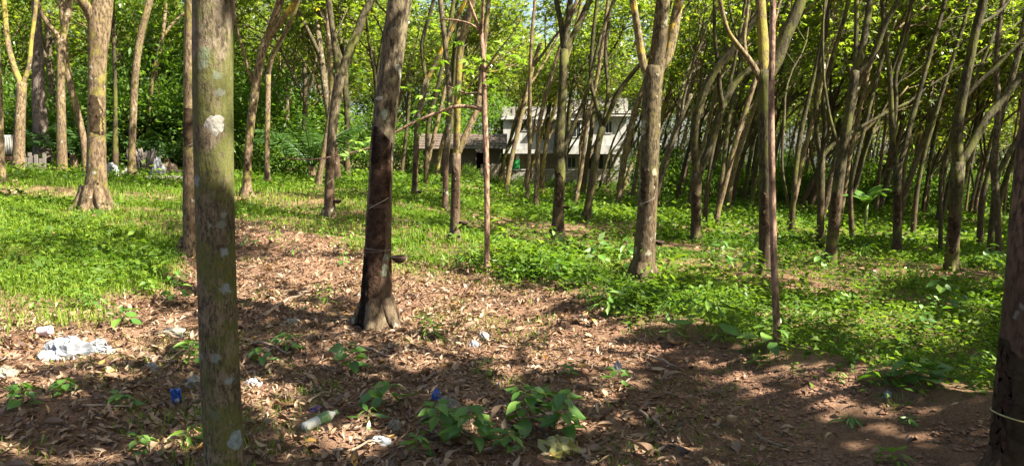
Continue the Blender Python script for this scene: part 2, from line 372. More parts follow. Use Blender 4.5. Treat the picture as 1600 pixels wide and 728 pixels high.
_Y = np.concatenate([np.arange(2.5, 30, 0.06), np.arange(30, 90, 0.4)])
def hit(px, py):
    """where the sight line through (px, py) meets the ground"""
    a = (px - 800) / F; b = (364 - py) / F
    d = np.array([a, cp + b * sp, -sp + b * cp]) / (cp + b * sp)
    xs = d[0] * _Y; zs = EYE + d[2] * _Y
    k = np.argmax(gz(xs, _Y) > zs)
    if k == 0: k = len(_Y) - 1
    return np.array([xs[k], _Y[k], float(gz(xs[k:k+1], _Y[k:k+1])[0])])
# border of the bare, leaf-strewn bank towards the greenery behind it (as angle -> distance)
_bd = np.array([[x, hit(x, y)[1]] for x, y in ((-400, 560), (-150, 520), (0, 500), (130, 486), (240, 450), (300, 395), (370, 346), (470, 356), (560, 388), (660, 412), (780, 437), (950, 500), (1100, 540), (1250, 577), (1400, 612), (1550, 652), (1700, 700))])
_bd = np.vstack([_bd, [[2600, 3.4], [9000, 2.5]]])
def behind(x, y):
    """metres behind that border"""
    x = np.asarray(x, float); y = np.asarray(y, float)
    ang = 800 + F * x / np.maximum(y, 0.3)
    return y - np.interp(ang, _bd[:, 0], _bd[:, 1]) + (fbm(x * 1.6, y * 1.6, 30) - 0.5) * 1.1
_bare = [(900, 358, 1.5, .55), (1060, 415, 1.2, .5), (1275, 450, 1.1, .45), (1440, 425, 1.3, .45), (470, 318, 1.6, .7), (260, 312, 1.6, .5), (60, 300, 1.7, .5), (690, 300, 1.6, .7), (1190, 440, .8, .4), (1320, 398, .9, .4),
         (960, 352, 1.2, .45), (1530, 430, 1., .35), (1400, 470, .8, .3), (880, 385, 1.0, .35), (540, 335, .9, .5), (470, 312, 1.2, .5), (1075, 388, 1.0, .4)]
_bare = [(hit(x, y), a * 1.35, b * 2.0) for x, y, a, b in _bare]
def cover(x, y):
    """0..1, how densely green plants cover the ground"""
    b = behind(x, y)
    c = sstep(-0.25, 0.7, b)
    pat = fbm(x * 0.45, y * 0.75, 40)
    c = c * (0.25 + 0.75 * sstep(0.43, 0.58, pat))
    for p, ra, rb in _bare:
        c = c * (1 - 0.92 * np.exp(-(((x - p[0]) / ra) ** 2 + ((y - p[1]) / rb) ** 2) ** 1.5))
    return c
# the sheet
ang = np.concatenate([np.linspace(-180, -48, 34)[:-1], np.linspace(-48, 48, 330), np.linspace(48, 180, 34)[1:]]) * math.pi / 180
rad = np.concatenate([[0.0], np.geomspace(0.6, 3.2, 14)[:-1], np.geomspace(3.2, 26, 250), np.geomspace(27, 420, 60)])
AA, RR = np.meshgrid(ang, rad); gx = RR * np.sin(AA); gy = RR * np.cos(AA)
gzv = gz(gx, gy)
nA, nR = len(ang), len(rad)
i = np.arange(nR - 1)[:, None] * nA; j = np.arange(nA - 1)[None, :]
q = np.stack([i + j, i + j + 1, i + nA + j + 1, i + nA + j], -1).reshape(-1, 4)[:, ::-1]
gm = mesh('ground', np.c_[gx.ravel(), gy.ravel(), gzv.ravel()], [q], M_SOIL)
a_ = gm.attributes.new('green', 'FLOAT', 'POINT'); a_.data.foreach_set('value', cover(gx, gy).ravel().astype(np.float32))
ground = tag(obj('ground', gm), kind='structure', label='reddish soil bank dropping to a green plantation floor')

# ------------------------------------------------------------------ trees
# sun patches seen on the ground of the photograph: (px, py, rx, ry); crowns are thinned so the sun reaches them
LIT = [(120, 305, 300, 20), (45, 440, 90, 26), (20, 365, 60, 10), (215, 462, 50, 14), (200, 350, 50, 7), (440, 300, 110, 16), (430, 345, 90, 11), (545, 405, 50, 14), (420, 372, 60, 9), (700, 420, 110, 60), (690, 500, 130, 45), (850, 540, 130, 45), (640, 560, 60, 25),
       (150, 500, 160, 25), (120, 690, 220, 40), (260, 600, 60, 18), (420, 620, 60, 60), (520, 690, 120, 30), (600, 640, 70, 30), (1010, 580, 120, 38), (1120, 610, 130, 35), (1290, 610, 90, 25), (1450, 660, 100, 18),
       (950, 650, 70, 25), (860, 360, 90, 14), (940, 420, 60, 12), (1070, 415, 100, 14), (1280, 445, 110, 18), (1440, 430, 110, 12), (1260, 500, 90, 22), (1400, 520, 100, 22), (1520, 480, 60, 16), (1200, 400, 80, 10),
       (650, 330, 60, 14), (750, 340, 60, 14), (1250, 375, 160, 10), (1450, 380, 120, 10), (1420, 570, 70, 16), (830, 470, 40, 10), (1100, 470, 60, 12), (730, 662, 70, 30), (590, 622, 36, 18), (870, 665, 40, 18), (1350, 470, 60, 9), (1180, 480, 70, 10), (1300, 540, 70, 10), (1480, 540, 50, 10), (1010, 470, 50, 8), (1150, 445, 60, 7), (1360, 410, 60, 6), (1540, 450, 50, 7), (1230, 555, 40, 8), (1340, 345, 200, 7), (1100, 350, 120, 6), (1050, 325, 150, 6), (900, 330, 80, 8), (1330, 640, 130, 26), (1180, 575, 110, 22), (1010, 600, 150, 40), (1100, 690, 90, 16), (1480, 640, 70, 16), (1350, 362, 260, 14), (1420, 505, 160, 24), (1330, 572, 80, 16), (1050, 495, 110, 16), (1485, 590, 60, 20), (950, 455, 80, 16), (830, 440, 50, 12), (1180, 525, 60, 12), (1240, 425, 90, 10), (1500, 420, 80, 10)]
LITCOL = [(-1.22, 3.25, 1.20, 2.9, 0.24), (-1.2, 7.3, 0.9, 3.5, 0.20), (2.0, 11.6, 0.2, 4.5, 0.14), (-6.1, 11.6, 0.9, 4.5, 0.25), (-0.33, 10.6, 0.3, 3.6, 0.13), (-3.5, 14.6, 0.6, 4.0, 0.16)]
def keep_leaf(P, rng):
    """False for leaves that would shade a sun patch"""
    G0 = P - SUN[None, :] * (P[:, 2] / SUN[2])[:, None]
    z = np.clip(gz(G0[:, 0], G0[:, 1]), -2, 2); G0 = P - SUN[None, :] * ((P[:, 2] - z) / SUN[2])[:, None]
    x, y = pix(G0[:, 0], np.maximum(G0[:, 1], 0.1), z)
    lit = np.zeros(len(P))
    for a, b, rx, ry in LIT: lit = np.maximum(lit, 1 - sstep(0.75, 1.25, np.hypot((x - a) / rx, (y - b) / ry)))
    nb = fbm(G0[:, 0] * 1.5, G0[:, 1] * 1.2, 60)
    lit = lit * sstep(0.34, 0.44, nb)
    for cx_, cy_, z0_, z1_, r_ in LITCOL:      # sunlit stretches of the near trunks
        tt = ((P[:, 0] - cx_) * SUN[0] + (P[:, 1] - cy_) * SUN[1]) / (SUN[0] ** 2 + SUN[1] ** 2); q_ = P - SUN[None, :] * tt[:, None]
        lit = np.maximum(lit, (np.hypot(q_[:, 0] - cx_, q_[:, 1] - cy_) < r_) * (q_[:, 2] > z0_) * (q_[:, 2] < z1_) * (tt > 0) * sstep(0.30, 0.40, vnoise(q_[:, 2] * 4, P[:, 0] * 0 + cx_, 62)))
    return rng.random(len(P)) > lit * 0.955
def grow(rng, p, d, L, r, level, tubes, tips, up=0.25, lean=(0.1, 0, 0)):
    n = 5; pts = [p]; d = unit(np.asarray(d, float))
    for k in range(n - 1):
        d = unit(d + rng.normal(0, 0.13, 3) + np.array([lean[0], lean[1], up]) * 0.35)
        p = p + d * L / (n - 1); pts.append(p)
    pts = np.array(pts); rr = r * np.linspace(1, 0.5, n); tubes.append((pts, rr, level))
    if level == 0:
        tips += [(pts[-1], d), (pts[2], d), (pts[3], d)]; return
    m = int(rng.integers(3, 5)) if level > 1 else int(rng.integers(4, 6))
    for k in range(m):
        t = 0.35 + 0.65 * (k + rng.random()) / m; f = t * (n - 1); i0 = min(int(f), n - 2)
        q = pts[i0] + (pts[i0 + 1] - pts[i0]) * (f - i0)
        side = unit(np.cross(d, rng.normal(size=3)))
        grow(rng, q, d * 0.75 + side * rng.uniform(0.55, 1.0), L * rng.uniform(0.5, 0.72), r * rng.uniform(0.42, 0.58), level - 1, tubes, tips, up, lean)
def crown_leaves(rng, tips, per=9, L=0.16, W=0.062, spread=0.34):
    """drooping three-part leaves round the twig ends"""
    T = np.array([t[0] for t in tips]); n = len(T) * per
    P = np.repeat(T, per, 0) + rng.normal(0, spread, (n, 3)) * np.array([1, 1, 0.7])
    out = unit(rng.normal(size=(n, 3)) * np.array([1, 1, 0.35]) + np.array([0, 0, -0.35]))
    P3 = np.repeat(P, 3, 0); a = np.tile([-0.7, 0, 0.7], n)
    o3 = np.repeat(out, 3, 0); N = unit(np.repeat(rng.normal(0, 0.45, (n, 3)), 3, 0) + np.array([0, 0, 1.0]))
    s3 = np.cross(N, o3); D = o3 * np.cos(a)[:, None] + s3 * np.sin(a)[:, None]
    P3 = P3 + D * 0.02
    Ls = L * rng.uniform(0.7, 1.2, n * 3); t = np.clip(np.repeat(rng.normal(0.5, 0.2, n), 3) + rng.normal(0, 0.06, n * 3), 0, 1)
    return P3, D, N, Ls, Ls * W / L, t
SIDES = {3: 7, 2: 6, 1: 5, 0: 3}
def px_tube(D, line, rng, wob=0.0, drift=0.0):
    """pixel polyline with widths at distance D -> points, radii"""
    out = []
    for k, (x, y, wd) in enumerate(line):
        Y = D + drift * k / max(1, len(line) - 1)
        out.append((*at(x, y, Y), wd / F * Y / 2))
    return np.array(out)
def on_trunk(a, rows, cols=9, lift=0.004, rag=0.0, rng=R):
    """patch that follows the trunk's face: rows of (height, from, to), -1..1 across the side seen; a = axis rows (x,y,z,r)"""
    v = []
    for z, f0, f1 in rows:
        x = np.interp(z, a[:, 2], a[:, 0]); y = np.interp(z, a[:, 2], a[:, 1]); r = np.interp(z, a[:, 2], a[:, 3])
        face = math.atan2(-x, -y)              # towards the viewpoint
        for f in np.linspace(f0, f1, cols):
            f = np.clip(f + (rng.normal(0, rag) if rag else 0), -1.25, 1.25); th = math.asin(max(-1, min(1, f))) + max(0, abs(f) - 1) * math.copysign(2.0, f)
            v.append((x + (r * (1.0 if lift < 0.0025 else 1.02) + lift) * math.sin(face - th), y + (r * (1.0 if lift < 0.0025 else 1.02) + lift) * math.cos(face - th), z + (rng.normal(0, rag * 0.03) if rag else 0)))
    n = len(rows)
    q = [(i * cols + j, i * cols + j + 1, (i + 1) * cols + j + 1, (i + 1) * cols + j) for i in range(n - 1) for j in range(cols - 1)]
    return np.array(v), np.array(q)
TREE = {}
_ns = []
_nb = at(357, 850, 3.25)
for px, py, rr0, c_ in ((329, 104, 10, (0.17, 0.20, 0.13)), (331, 88, 10, (0.14, 0.18, 0.10)), (350, 121, 8, (0.17, 0.19, 0.13)), (315, 282, 11, (0.22, 0.25, 0.24)), (353, 147, 8, (0.19, 0.20, 0.16)), (365, 590, 8, (0.24, 0.28, 0.28)), (348, 552, 7, (0.20, 0.23, 0.21)),
                        (360, 448, 9, (0.26, 0.30, 0.31)), (359, 392, 8, (0.26, 0.30, 0.31)), (322, 552, 8, (0.17, 0.20, 0.18)), (355, 350, 8, (0.18, 0.20, 0.15)), (358, 335, 6, (0.22, 0.24, 0.2)), (345, 640, 8, (0.12, 0.14, 0.08))):
    p_ = at(px, py, 3.25); ax_ = np.interp(py, (0, 180, 364, 560, 728, 850), (333, 333, 337, 343, 351, 357)); off_ = max(-0.97, min(0.97, (px - ax_) / 30))
    _ns.append((p_[0] - _nb[0], -0.079 * math.sqrt(1 - off_ ** 2), p_[2] - 0.0, rr0 / F * 3.25, tuple(q_ * 0.72 for q_ in c_)))
_nz = float(gz(np.array([_nb[0]]), np.array([3.25]))[0])
B['near'] = bark('bark smooth mottled', (0.072, 0.056, 0.032), (0.180, 0.142, 0.085), (0.080, 0.085, 0.020), 0.46, 0.665, (0.19, 0.20, 0.15), 0, 0.45, [(a_1, b_1, c_1 - _nz, d_1, e_1) for a_1, b_1, c_1, d_1, e_1 in _ns])
def tree(key, base, trunk, limbs, bk, label, name='rubber_tree', lb=None, leafy=1.0, seed=0, sides=14, topL=2.6, Ytop=None, cat='tree', group=None, drift=0.0, lv=2, per=9, D=None, up=0.25, lean=(0.25, 0, 0), knob=0.045):
    rng = np.random.default_rng(abs(1000 + seed + int(base[0] * 7 + base[1])))
    b = hit(*base) if D is None else at(base[0], base[1], D)
    if D is not None: b[2] = gz(b[0:1], b[1:2])[0]
    D = b[1]
    root = empty(name, b, label, cat, group)
    ax = px_tube(D, [(base[0], base[1], trunk[0][2])] + list(trunk), rng, drift=drift)
    low = ax[0].copy(); low[2] = b[2] - 0.25; low[3] *= 1.08
    ax = np.vstack([low, ax]); 
    n = max(10, int((ax[-1, 2] - ax[0, 2]) / 0.16)); n = min(n, 70)
    s = smooth_line(ax, n)
    tubes, tips = [], []
    mb = MB(); tube(mb, s[:, :3], s[:, 3], sides, knob, rng)
    # root flare
    if s[1, 3] > 0.07:
        for k in range(5):
            an = rng.uniform(0, 6.28); r0 = s[1, 3]; dr = np.array([math.cos(an), math.sin(an)])
            p = np.array([[b[0] + dr[0] * r0 * f, b[1] + dr[1] * r0 * f, 0] for f in (0.4, 0.9, 1.3, 1.8)])
            p[:, 2] = gz(p[:, 0], p[:, 1]) + np.array([r0 * 1.3, r0 * 0.3, -0.01, -0.06])
            tube(mb, smooth_line(p, 8), np.linspace(0.40, 0.10, 8) * r0, 6, 0.05, rng)
    ends = []
    limb_obj = []
    if limbs:
        for k, l in enumerate(limbs):
            la = px_tube(D, l, rng, drift=rng.uniform(-1, 1) * 0.14 * D * 0.25)
            la[:, 1] += drift; j = min(len(la) - 1, 1)
            sm = smooth_line(la, max(8, 4 * len(la))); lm = MB()
            tube(lm, sm[:, :3], sm[:, 3], max(7, sides - 4), 0.05, rng)
            limb_obj.append(lm); ends.append((sm, lm))
    else: ends.append((s, mb))
    for sm, lm in ends:
        d = unit(sm[-1, :3] - sm[-4, :3]); tb = []
        if leafy > 0: grow(rng, sm[-1, :3], d, topL * rng.uniform(0.85, 1.25), sm[-1, 3] * 0.95, lv, tb, tips, up, lean)
        for p, r, l in tb: tube(lm, smooth_line(p, 7), smooth_line(r[:, None], 7)[:, 0], SIDES[l], 0.03, rng)
        # a few small twigs low on the limb
    o = obj('trunk', mb.me('trunk', B[bk], origin=b), root)
    for k, lm in enumerate(limb_obj):
        m = B[(lb[k] if isinstance(lb, (list, tuple)) else lb) or bk] if lb else B[bk]
        obj('limb', lm.me('limb', m, origin=b), root)
    if leafy > 0 and tips:
        P, Dd, N, L, W, t = crown_leaves(rng, tips, max(1, int((per + 2) * leafy)), 0.145, 0.056)
        k = keep_leaf(P, rng) & (P[:, 2] > b[2] + 2.2)
        v, q, tt = leaves(P[k], Dd[k], N[k], L[k], W[k], tint=t[k])
        obj('crown', mesh('crown', v - b, [q], M_CAN, True, tt), root)
    TREE[key] = (root, s, b)
    return root
def panel(key, rows, m=M_TAPP, name='tapping_panel', rag=0.02, cols=9):
    """rows given in photograph heights"""
    root, s, b = TREE[key]; rng = np.random.default_rng(abs(len(rows) + int(b[0] * 100)))
    r2 = [(at(800, y, b[1])[2], f0, f1) for y, f0, f1 in rows]
    zz = np.array(r2)[::-1]; z = np.linspace(zz[0, 0], zz[-1, 0], max(6, int((zz[-1, 0] - zz[0, 0]) / 0.035)))
    rows2 = [(q_, np.interp(q_, zz[:, 0], zz[:, 1]), np.interp(q_, zz[:, 0], zz[:, 2])) for q_ in z]
    v, q = on_trunk(s, rows2, cols, 0.003, rag, rng)
    return obj(name, mesh(name, v - b, [q], m), root)
def spot(key, px, py, rx, ry, m, name='lichen_patch'):
    root, s, b = TREE[key]; rng = np.random.default_rng(abs(int(px * 13 + py)))
    k = np.argmin(np.abs(s[:, 2] - at(800, py, b[1])[2])); r = s[k, 3]; cx, cy = pix(s[k, 0], s[k, 1], s[k, 2])
    wpx = r * F / b[1]; ph = rng.uniform(0, 6.28, 3)
    vs = []; n = 22
    for ring in (0.0, 0.4, 0.75, 1.0):
        for j in range(n):
            a = j * 2 * math.pi / n; e = ring * (1 + 0.10 * math.sin(3 * a + ph[0]) + 0.08 * math.sin(5 * a + ph[1]) + 0.07 * math.sin(9 * a + ph[2]) + rng.normal(0, 0.02))
            f = (px + rx * e * math.cos(a) - cx) / wpx; z = at(800, py - ry * e * math.sin(a), b[1])[2]
            vv, _ = on_trunk(s, [(z, f, f)], 1, 0.0022 - 0.0018 * (ring > 0.9))
            vs.append(vv[0])
    q = [(i * n + j, i * n + (j + 1) % n, (i + 1) * n + (j + 1) % n, (i + 1) * n + j) for i in range(3) for j in range(n)]
    return obj(name, mesh(name, np.array(vs) - b, [np.array(q)], m), root)
def ring(key, py, tilt=0.0, m=M_WIRE, name='wire', th=0.0016, arc=None):
    root, s, b = TREE[key]; z = at(800, py, b[1])[2]
    x = np.interp(z, s[:, 2], s[:, 0]); y = np.interp(z, s[:, 2], s[:, 1]); r = np.interp(z, s[:, 2], s[:, 3]) * 1.04 + 0.003
    a = np.linspace(0, 2 * math.pi, 29) if arc is None else math.atan2(-y, -x) + np.linspace(arc[0], arc[1], 15); p = np.c_[x + r * np.cos(a), y + r * np.sin(a), z + tilt * (np.cos(a) if arc is None else np.linspace(1, -1, 15))]
    mb = MB(); tube(mb, p, th, 5, cap=False); return obj(name, mb.me(name, m, origin=b), root)

tree('near', (357, 850), [(357, 850, 78), (355, 790, 66), (351, 728, 62), (343, 560, 60), (337, 364, 59), (333, 180, 60), (333, 0, 61), (334, -250, 56), (345, -520, 48)], [], 'near', 'smooth mottled trunk with round white lichen spots, the closest tree to the viewpoint', sides=28, topL=3.6, D=3.25, knob=0.012, per=12)
tree('tapped', (590, 512), [(590, 512, 66), (588, 490, 55), (588, 465, 48), (590, 400, 42), (594, 300, 37), (600, 200, 37), (612, 100, 36), (625, 0, 37), (650, -140, 33), (690, -330, 26)], [], 'tap', 'leaning rubber tree with long black tapping scar and a coconut shell cup', sides=24, topL=3.8, per=15)
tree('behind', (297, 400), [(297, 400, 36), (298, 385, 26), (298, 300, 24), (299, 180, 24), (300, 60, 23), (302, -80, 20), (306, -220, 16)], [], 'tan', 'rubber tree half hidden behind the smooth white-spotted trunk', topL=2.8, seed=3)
tree('stout', (150, 328), [(150, 328, 52), (150, 312, 38), (151, 270, 30), (151, 200, 27), (152, 100, 27), (156, 35, 33), (164, -30, 27), (170, -130, 22)],
     [[(150, 50, 16), (140, 20, 16), (125, -5, 15), (105, -60, 13)], [(164, -20, 24), (172, -100, 20), (178, -190, 15)]], 'tan', 'stout sunlit tan rubber tree standing alone on the grass with a cleft base', topL=2.6)
tree('fork5', (97, 272), [(97, 272, 17), (96, 200, 14), (95, 120, 12), (96, 62, 12)], [[(96, 66, 9), (84, 48, 8), (72, 34, 7), (58, 0, 6), (48, -60, 5)], [(96, 66, 11), (102, 40, 11), (108, 0, 11), (114, -70, 9)]], 'tan', 'slim sunlit tree with yellow mossy stem forking just below the frame top, beside the palm', lb='tan')
tree('fork7', (29, 270), [(29, 270, 20), (30, 230, 16), (32, 170, 14), (34, 130, 14)], [[(34, 136, 10), (22, 105, 9), (12, 65, 8), (6, 0, 7), (0, -60, 6)], [(34, 136, 8), (45, 105, 7), (49, 65, 6), (56, 10, 6), (60, -60, 5)]], 'tan', 'tree with wide Y fork of two curved limbs, in front of the dark boards', lb='mossy')
tree('edge8', (4, 287), [(4, 287, 13), (2, 240, 9), (0, 160, 8), (-5, 60, 8), (-10, -40, 7)], [], 'tan', 'thin pale trunk cut by the photo edge beside the corrugated sheet')
tree('slim9', (207, 277), [(207, 277, 17), (206, 250, 11), (208, 180, 11), (212, 110, 11), (220, 55, 11), (234, 0, 10), (246, -60, 9)], [], 'tan', 'straight pale slim tree just behind the firewood pile, bending gently at its top')
tree('thin10', (181, 264), [(181, 264, 10), (180, 200, 7), (180, 140, 6), (177, 40, 6), (175, -40, 5)], [], 'dark', 'thin dark upright tree between the stout tan tree and the pale slim one', D=23)
tree('white11', (233, 248), [(233, 248, 9), (232, 200, 7), (235, 150, 7), (243, 105, 7), (255, 55, 6)], [[(255, 57, 5), (272, 35, 4), (292, 18, 4), (310, 0, 3)], [(254, 60, 5), (258, 20, 5), (262, -40, 4)]], 'tan', 'whitish crooked tree behind the firewood pile with one limb reaching sideways', D=26)
tree('lean12', (135, 262), [(135, 262, 13), (130, 215, 10), (118, 165, 10), (108, 125, 10), (104, 95, 9), (98, 30, 8), (92, -40, 7)], [], 'tan', 'bent tree partly hidden behind the stout tan trunk, bowing away from it', D=22)
tree('fork13', (385, 308), [(385, 308, 20), (386, 290, 14), (387, 250, 12), (392, 190, 12), (399, 140, 13), (406, 100, 13), (416, 62, 13)],
     [[(415, 66, 11), (428, 32, 12), (438, 0, 11), (450, -60, 9)], [(417, 64, 9), (438, 36, 9), (463, 0, 8), (490, -45, 7)], [(394, 130, 6), (385, 100, 5), (378, 72, 5), (370, 45, 4), (364, 0, 4)]], 'tan', 'forked tree leaning over with a yellowish limb, beside the white-spotted trunk', lb=['tan', 'yellow', 'tan'])
tree('thin14', (418, 287), [(418, 287, 11), (417, 250, 8), (418, 180, 8), (419, 115, 8)], [[(419, 118, 7), (426, 88, 7), (442, 58, 6), (458, 25, 6), (475, -20, 5)]], 'tan', 'thin straight tree next to the forked yellow-limbed tree, bending at head height')
tree('fork15', (515, 342), [(515, 342, 24), (515, 325, 18), (515, 280, 15), (518, 220, 14), (524, 165, 15), (532, 118, 16)],
     [[(531, 124, 11), (525, 82, 10), (519, 42, 9), (514, 0, 9), (510, -60, 8)], [(532, 122, 14), (546, 82, 14), (559, 50, 13), (570, 20, 12), (590, -15, 10), (612, -60, 8)]], 'tap', 'V-forked tree with dark mossy limbs standing on the open grass', lb='dark')
tree('pale16', (497, 298), [(497, 298, 13), (499, 275, 10), (506, 240, 10), (514, 195, 9), (518, 150, 9), (515, 90, 8), (512, 20, 7), (512, -50, 6)], [], 'tan', 'pale slanting trunk directly behind the V-forked tree')
tree('fork17', (647, 312), [(647, 312, 13), (648, 285, 9), (650, 240, 9), (653, 185, 9), (667, 124, 9)], [[(666, 128, 7), (661, 95, 6), (660, 65, 6), (674, 15, 6), (690, -40, 5)], [(667, 126, 7), (690, 80, 7), (714, 30, 6), (728, 0, 6), (750, -50, 5)]], 'tap', 'slender forked tree with a sunlit yellow limb, past the cup-bearing trunk', lb=['dark', 'yellow'])
tree('dark18', (665, 297), [(665, 297, 9), (667, 240, 7), (670, 190, 7), (682, 145, 7), (694, 90, 6), (706, 20, 6), (716, -50, 5)], [], 'dark', 'thin dark trunk in front of the tiled shed end, leaning slightly', D=26)
tree('mid19', (696, 330), [(696, 330, 13), (696, 300, 9), (697, 250, 9), (700, 200, 9), (702, 150, 9), (696, 75, 8), (688, 0, 8), (684, -60, 7)], [], 'tap', 'straight narrow tree in front of the shed wall, close by the two-stemmed tree')
tree('two20', (711, 377), [(711, 377, 23), (711, 355, 17), (712, 300, 15), (713, 240, 15)], [[(713, 246, 11), (714, 200, 11), (715, 150, 11), (720, 75, 11), (733, 25, 10), (748, -40, 8)], [(713, 244, 12), (724, 220, 11), (734, 197, 10), (746, 168, 9), (752, 120, 8), (757, 70, 8), (764, 0, 7), (772, -50, 6)]], 'tap', 'two-stemmed tree with low fork and dark tapped foot beside the reddish sapling', lb=['mossy', 'tan'])
tree('pole21', (837, 328), [(837, 328, 11), (838, 300, 8), (840, 260, 7), (841, 208, 7), (846, 177, 7), (857, 135, 6), (872, 85, 6), (888, 40, 6), (905, -10, 5)], [], 'tan', 'pale thin tree with a kink at mid height in front of the white house')
tree('pole22', (823, 313), [(823, 313, 9), (825, 270, 6), (828, 220, 6), (828, 145, 6), (830, 70, 5), (838, -20, 5)], [], 'tan', 'very thin straight pale tree at the left part of the white house', D=28)
tree('pole23', (847, 290), [(847, 290, 8), (850, 250, 6), (857, 203, 6), (865, 175, 6), (882, 110, 5), (900, 40, 5), (915, -30, 4)], [], 'mossy', 'yellowish thin tree between the kinked pale tree and the mossy one at the house', D=33)
tree('moss24', (872, 371), [(872, 371, 29), (872, 352, 20), (873, 310, 17), (875, 275, 16), (873, 242, 18), (875, 200, 15), (878, 165, 14), (882, 78, 15)],
     [[(881, 84, 9), (877, 40, 9), (869, 0, 8), (862, -60, 7)], [(882, 82, 11), (887, 40, 10), (891, 0, 9), (897, -60, 8)], [(883, 82, 10), (903, 42, 10), (922, 0, 9), (945, -50, 7)], [(874, 245, 8), (884, 225, 8), (897, 195, 7), (915, 150, 6), (925, 110, 5), (940, 50, 5)]], 'dark', 'mossy many-limbed tree before the middle of the white house', lb='dark')
tree('pole25', (899, 328), [(899, 328, 10), (902, 300, 7), (907, 272, 7), (917, 200, 6), (927, 152, 6), (940, 80, 6), (950, 0, 5), (956, -50, 5)], [], 'tan', 'lean pale pole before the house wall, just past the mossy many-limbed tree')
tree('split26', (917, 346), [(917, 346, 20), (918, 330, 13), (925, 285, 12), (935, 222, 11), (942, 195, 11)], [[(941, 200, 8), (932, 165, 7), (923, 125, 7), (926, 62, 6), (933, 0, 6), (936, -60, 5)], [(942, 199, 9), (951, 180, 8), (963, 150, 8), (985, 119, 7), (1010, 90, 6), (1040, 55, 5)], [(944, 190, 6), (950, 140, 6), (946, 80, 6), (955, 10, 5)]], 'dark', 'dark slanting tree splitting into three before the white house', lb='dark')
tree('lean27', (966, 323), [(966, 323, 13), (968, 305, 10), (972, 270, 10), (985, 200, 9), (1000, 150, 8), (1018, 100, 7), (1040, 30, 7)], [], 'tan', 'slanting tree at the house corner, lit along one edge', lb='tan')
tree('thin27', (988, 308), [(988, 308, 8), (994, 270, 6), (1003, 220, 6), (1020, 160, 5), (1042, 90, 5), (1060, 20, 4)], [], 'tan', 'thin leaning stem next to the big yellow-limbed trunk at the house corner', D=30)
tree('yellow28', (1004, 443), [(1004, 443, 48), (1005, 425, 38), (1008, 380, 33), (1011, 330, 31), (1015, 250, 30), (1019, 150, 30), (1023, 105, 32)],
     [[(1014, 125, 12), (1006, 105, 12), (1001, 78, 12), (995, 40, 11), (989, 0, 11), (982, -60, 9)], [(1022, 115, 25), (1029, 75, 23), (1033, 35, 22), (1036, 0, 21), (1040, -80, 17)], [(1028, 110, 17), (1042, 92, 16), (1050, 60, 16), (1057, 20, 15), (1063, -10, 14), (1072, -70, 11)]], 'lich', 'big lichen-flecked trunk with bright yellow limbs in the middle of the grove', lb=['yellow', 'lich', 'yellow'], sides=22)
tree('bow29', (1026, 300), [(1026, 300, 11), (1032, 270, 8), (1042, 240, 8), (1060, 190, 8), (1078, 140, 8), (1092, 95, 7), (1112, 35, 7), (1128, -20, 6)], [], 'tan', 'leaning sunlit stem rising from behind the big yellow-limbed trunk', D=29)
tree('wye30', (1087, 380), [(1087, 380, 21), (1087, 362, 16), (1088, 306, 15), (1090, 268, 15)],
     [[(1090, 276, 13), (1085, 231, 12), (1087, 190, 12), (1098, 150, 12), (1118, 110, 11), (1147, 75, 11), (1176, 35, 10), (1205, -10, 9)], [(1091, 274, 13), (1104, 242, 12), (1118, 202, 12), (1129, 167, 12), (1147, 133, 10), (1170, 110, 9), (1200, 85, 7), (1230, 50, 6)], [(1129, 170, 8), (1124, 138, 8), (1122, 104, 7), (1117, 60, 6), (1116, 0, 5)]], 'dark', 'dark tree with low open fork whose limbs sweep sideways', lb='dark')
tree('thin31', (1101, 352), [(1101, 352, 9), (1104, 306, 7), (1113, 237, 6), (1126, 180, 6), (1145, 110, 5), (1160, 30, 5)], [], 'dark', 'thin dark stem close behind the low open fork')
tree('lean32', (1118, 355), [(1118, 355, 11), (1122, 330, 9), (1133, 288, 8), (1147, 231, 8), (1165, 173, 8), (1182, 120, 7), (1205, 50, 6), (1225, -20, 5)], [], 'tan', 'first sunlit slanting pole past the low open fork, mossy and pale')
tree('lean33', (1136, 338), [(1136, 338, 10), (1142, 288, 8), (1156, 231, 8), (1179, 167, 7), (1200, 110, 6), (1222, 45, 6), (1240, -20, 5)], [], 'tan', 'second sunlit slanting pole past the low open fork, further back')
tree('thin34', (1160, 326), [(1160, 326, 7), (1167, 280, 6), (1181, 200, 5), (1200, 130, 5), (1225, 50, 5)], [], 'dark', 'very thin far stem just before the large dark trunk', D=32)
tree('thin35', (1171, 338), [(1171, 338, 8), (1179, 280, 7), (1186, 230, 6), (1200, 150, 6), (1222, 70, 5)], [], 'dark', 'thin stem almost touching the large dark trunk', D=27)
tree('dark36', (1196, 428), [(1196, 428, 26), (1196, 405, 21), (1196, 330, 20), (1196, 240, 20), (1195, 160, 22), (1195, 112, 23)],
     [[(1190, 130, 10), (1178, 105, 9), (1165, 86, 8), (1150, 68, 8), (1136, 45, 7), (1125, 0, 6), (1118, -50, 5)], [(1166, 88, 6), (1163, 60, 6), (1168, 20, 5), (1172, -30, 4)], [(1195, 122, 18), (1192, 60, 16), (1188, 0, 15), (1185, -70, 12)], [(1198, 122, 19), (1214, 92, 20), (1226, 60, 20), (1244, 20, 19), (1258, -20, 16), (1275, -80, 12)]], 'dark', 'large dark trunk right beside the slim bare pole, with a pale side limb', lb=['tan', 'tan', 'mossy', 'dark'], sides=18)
tree('mid37', (1236, 370), [(1236, 370, 11), (1239, 330, 8), (1242, 278, 8), (1251, 207, 8), (1262, 160, 7), (1280, 80, 6), (1292, 0, 6)], [[(1238, 340, 5), (1228, 300, 4), (1222, 250, 4), (1226, 180, 4)]], 'dark', 'slim tree with a small side shoot between large dark trunk and twin-forked tree')
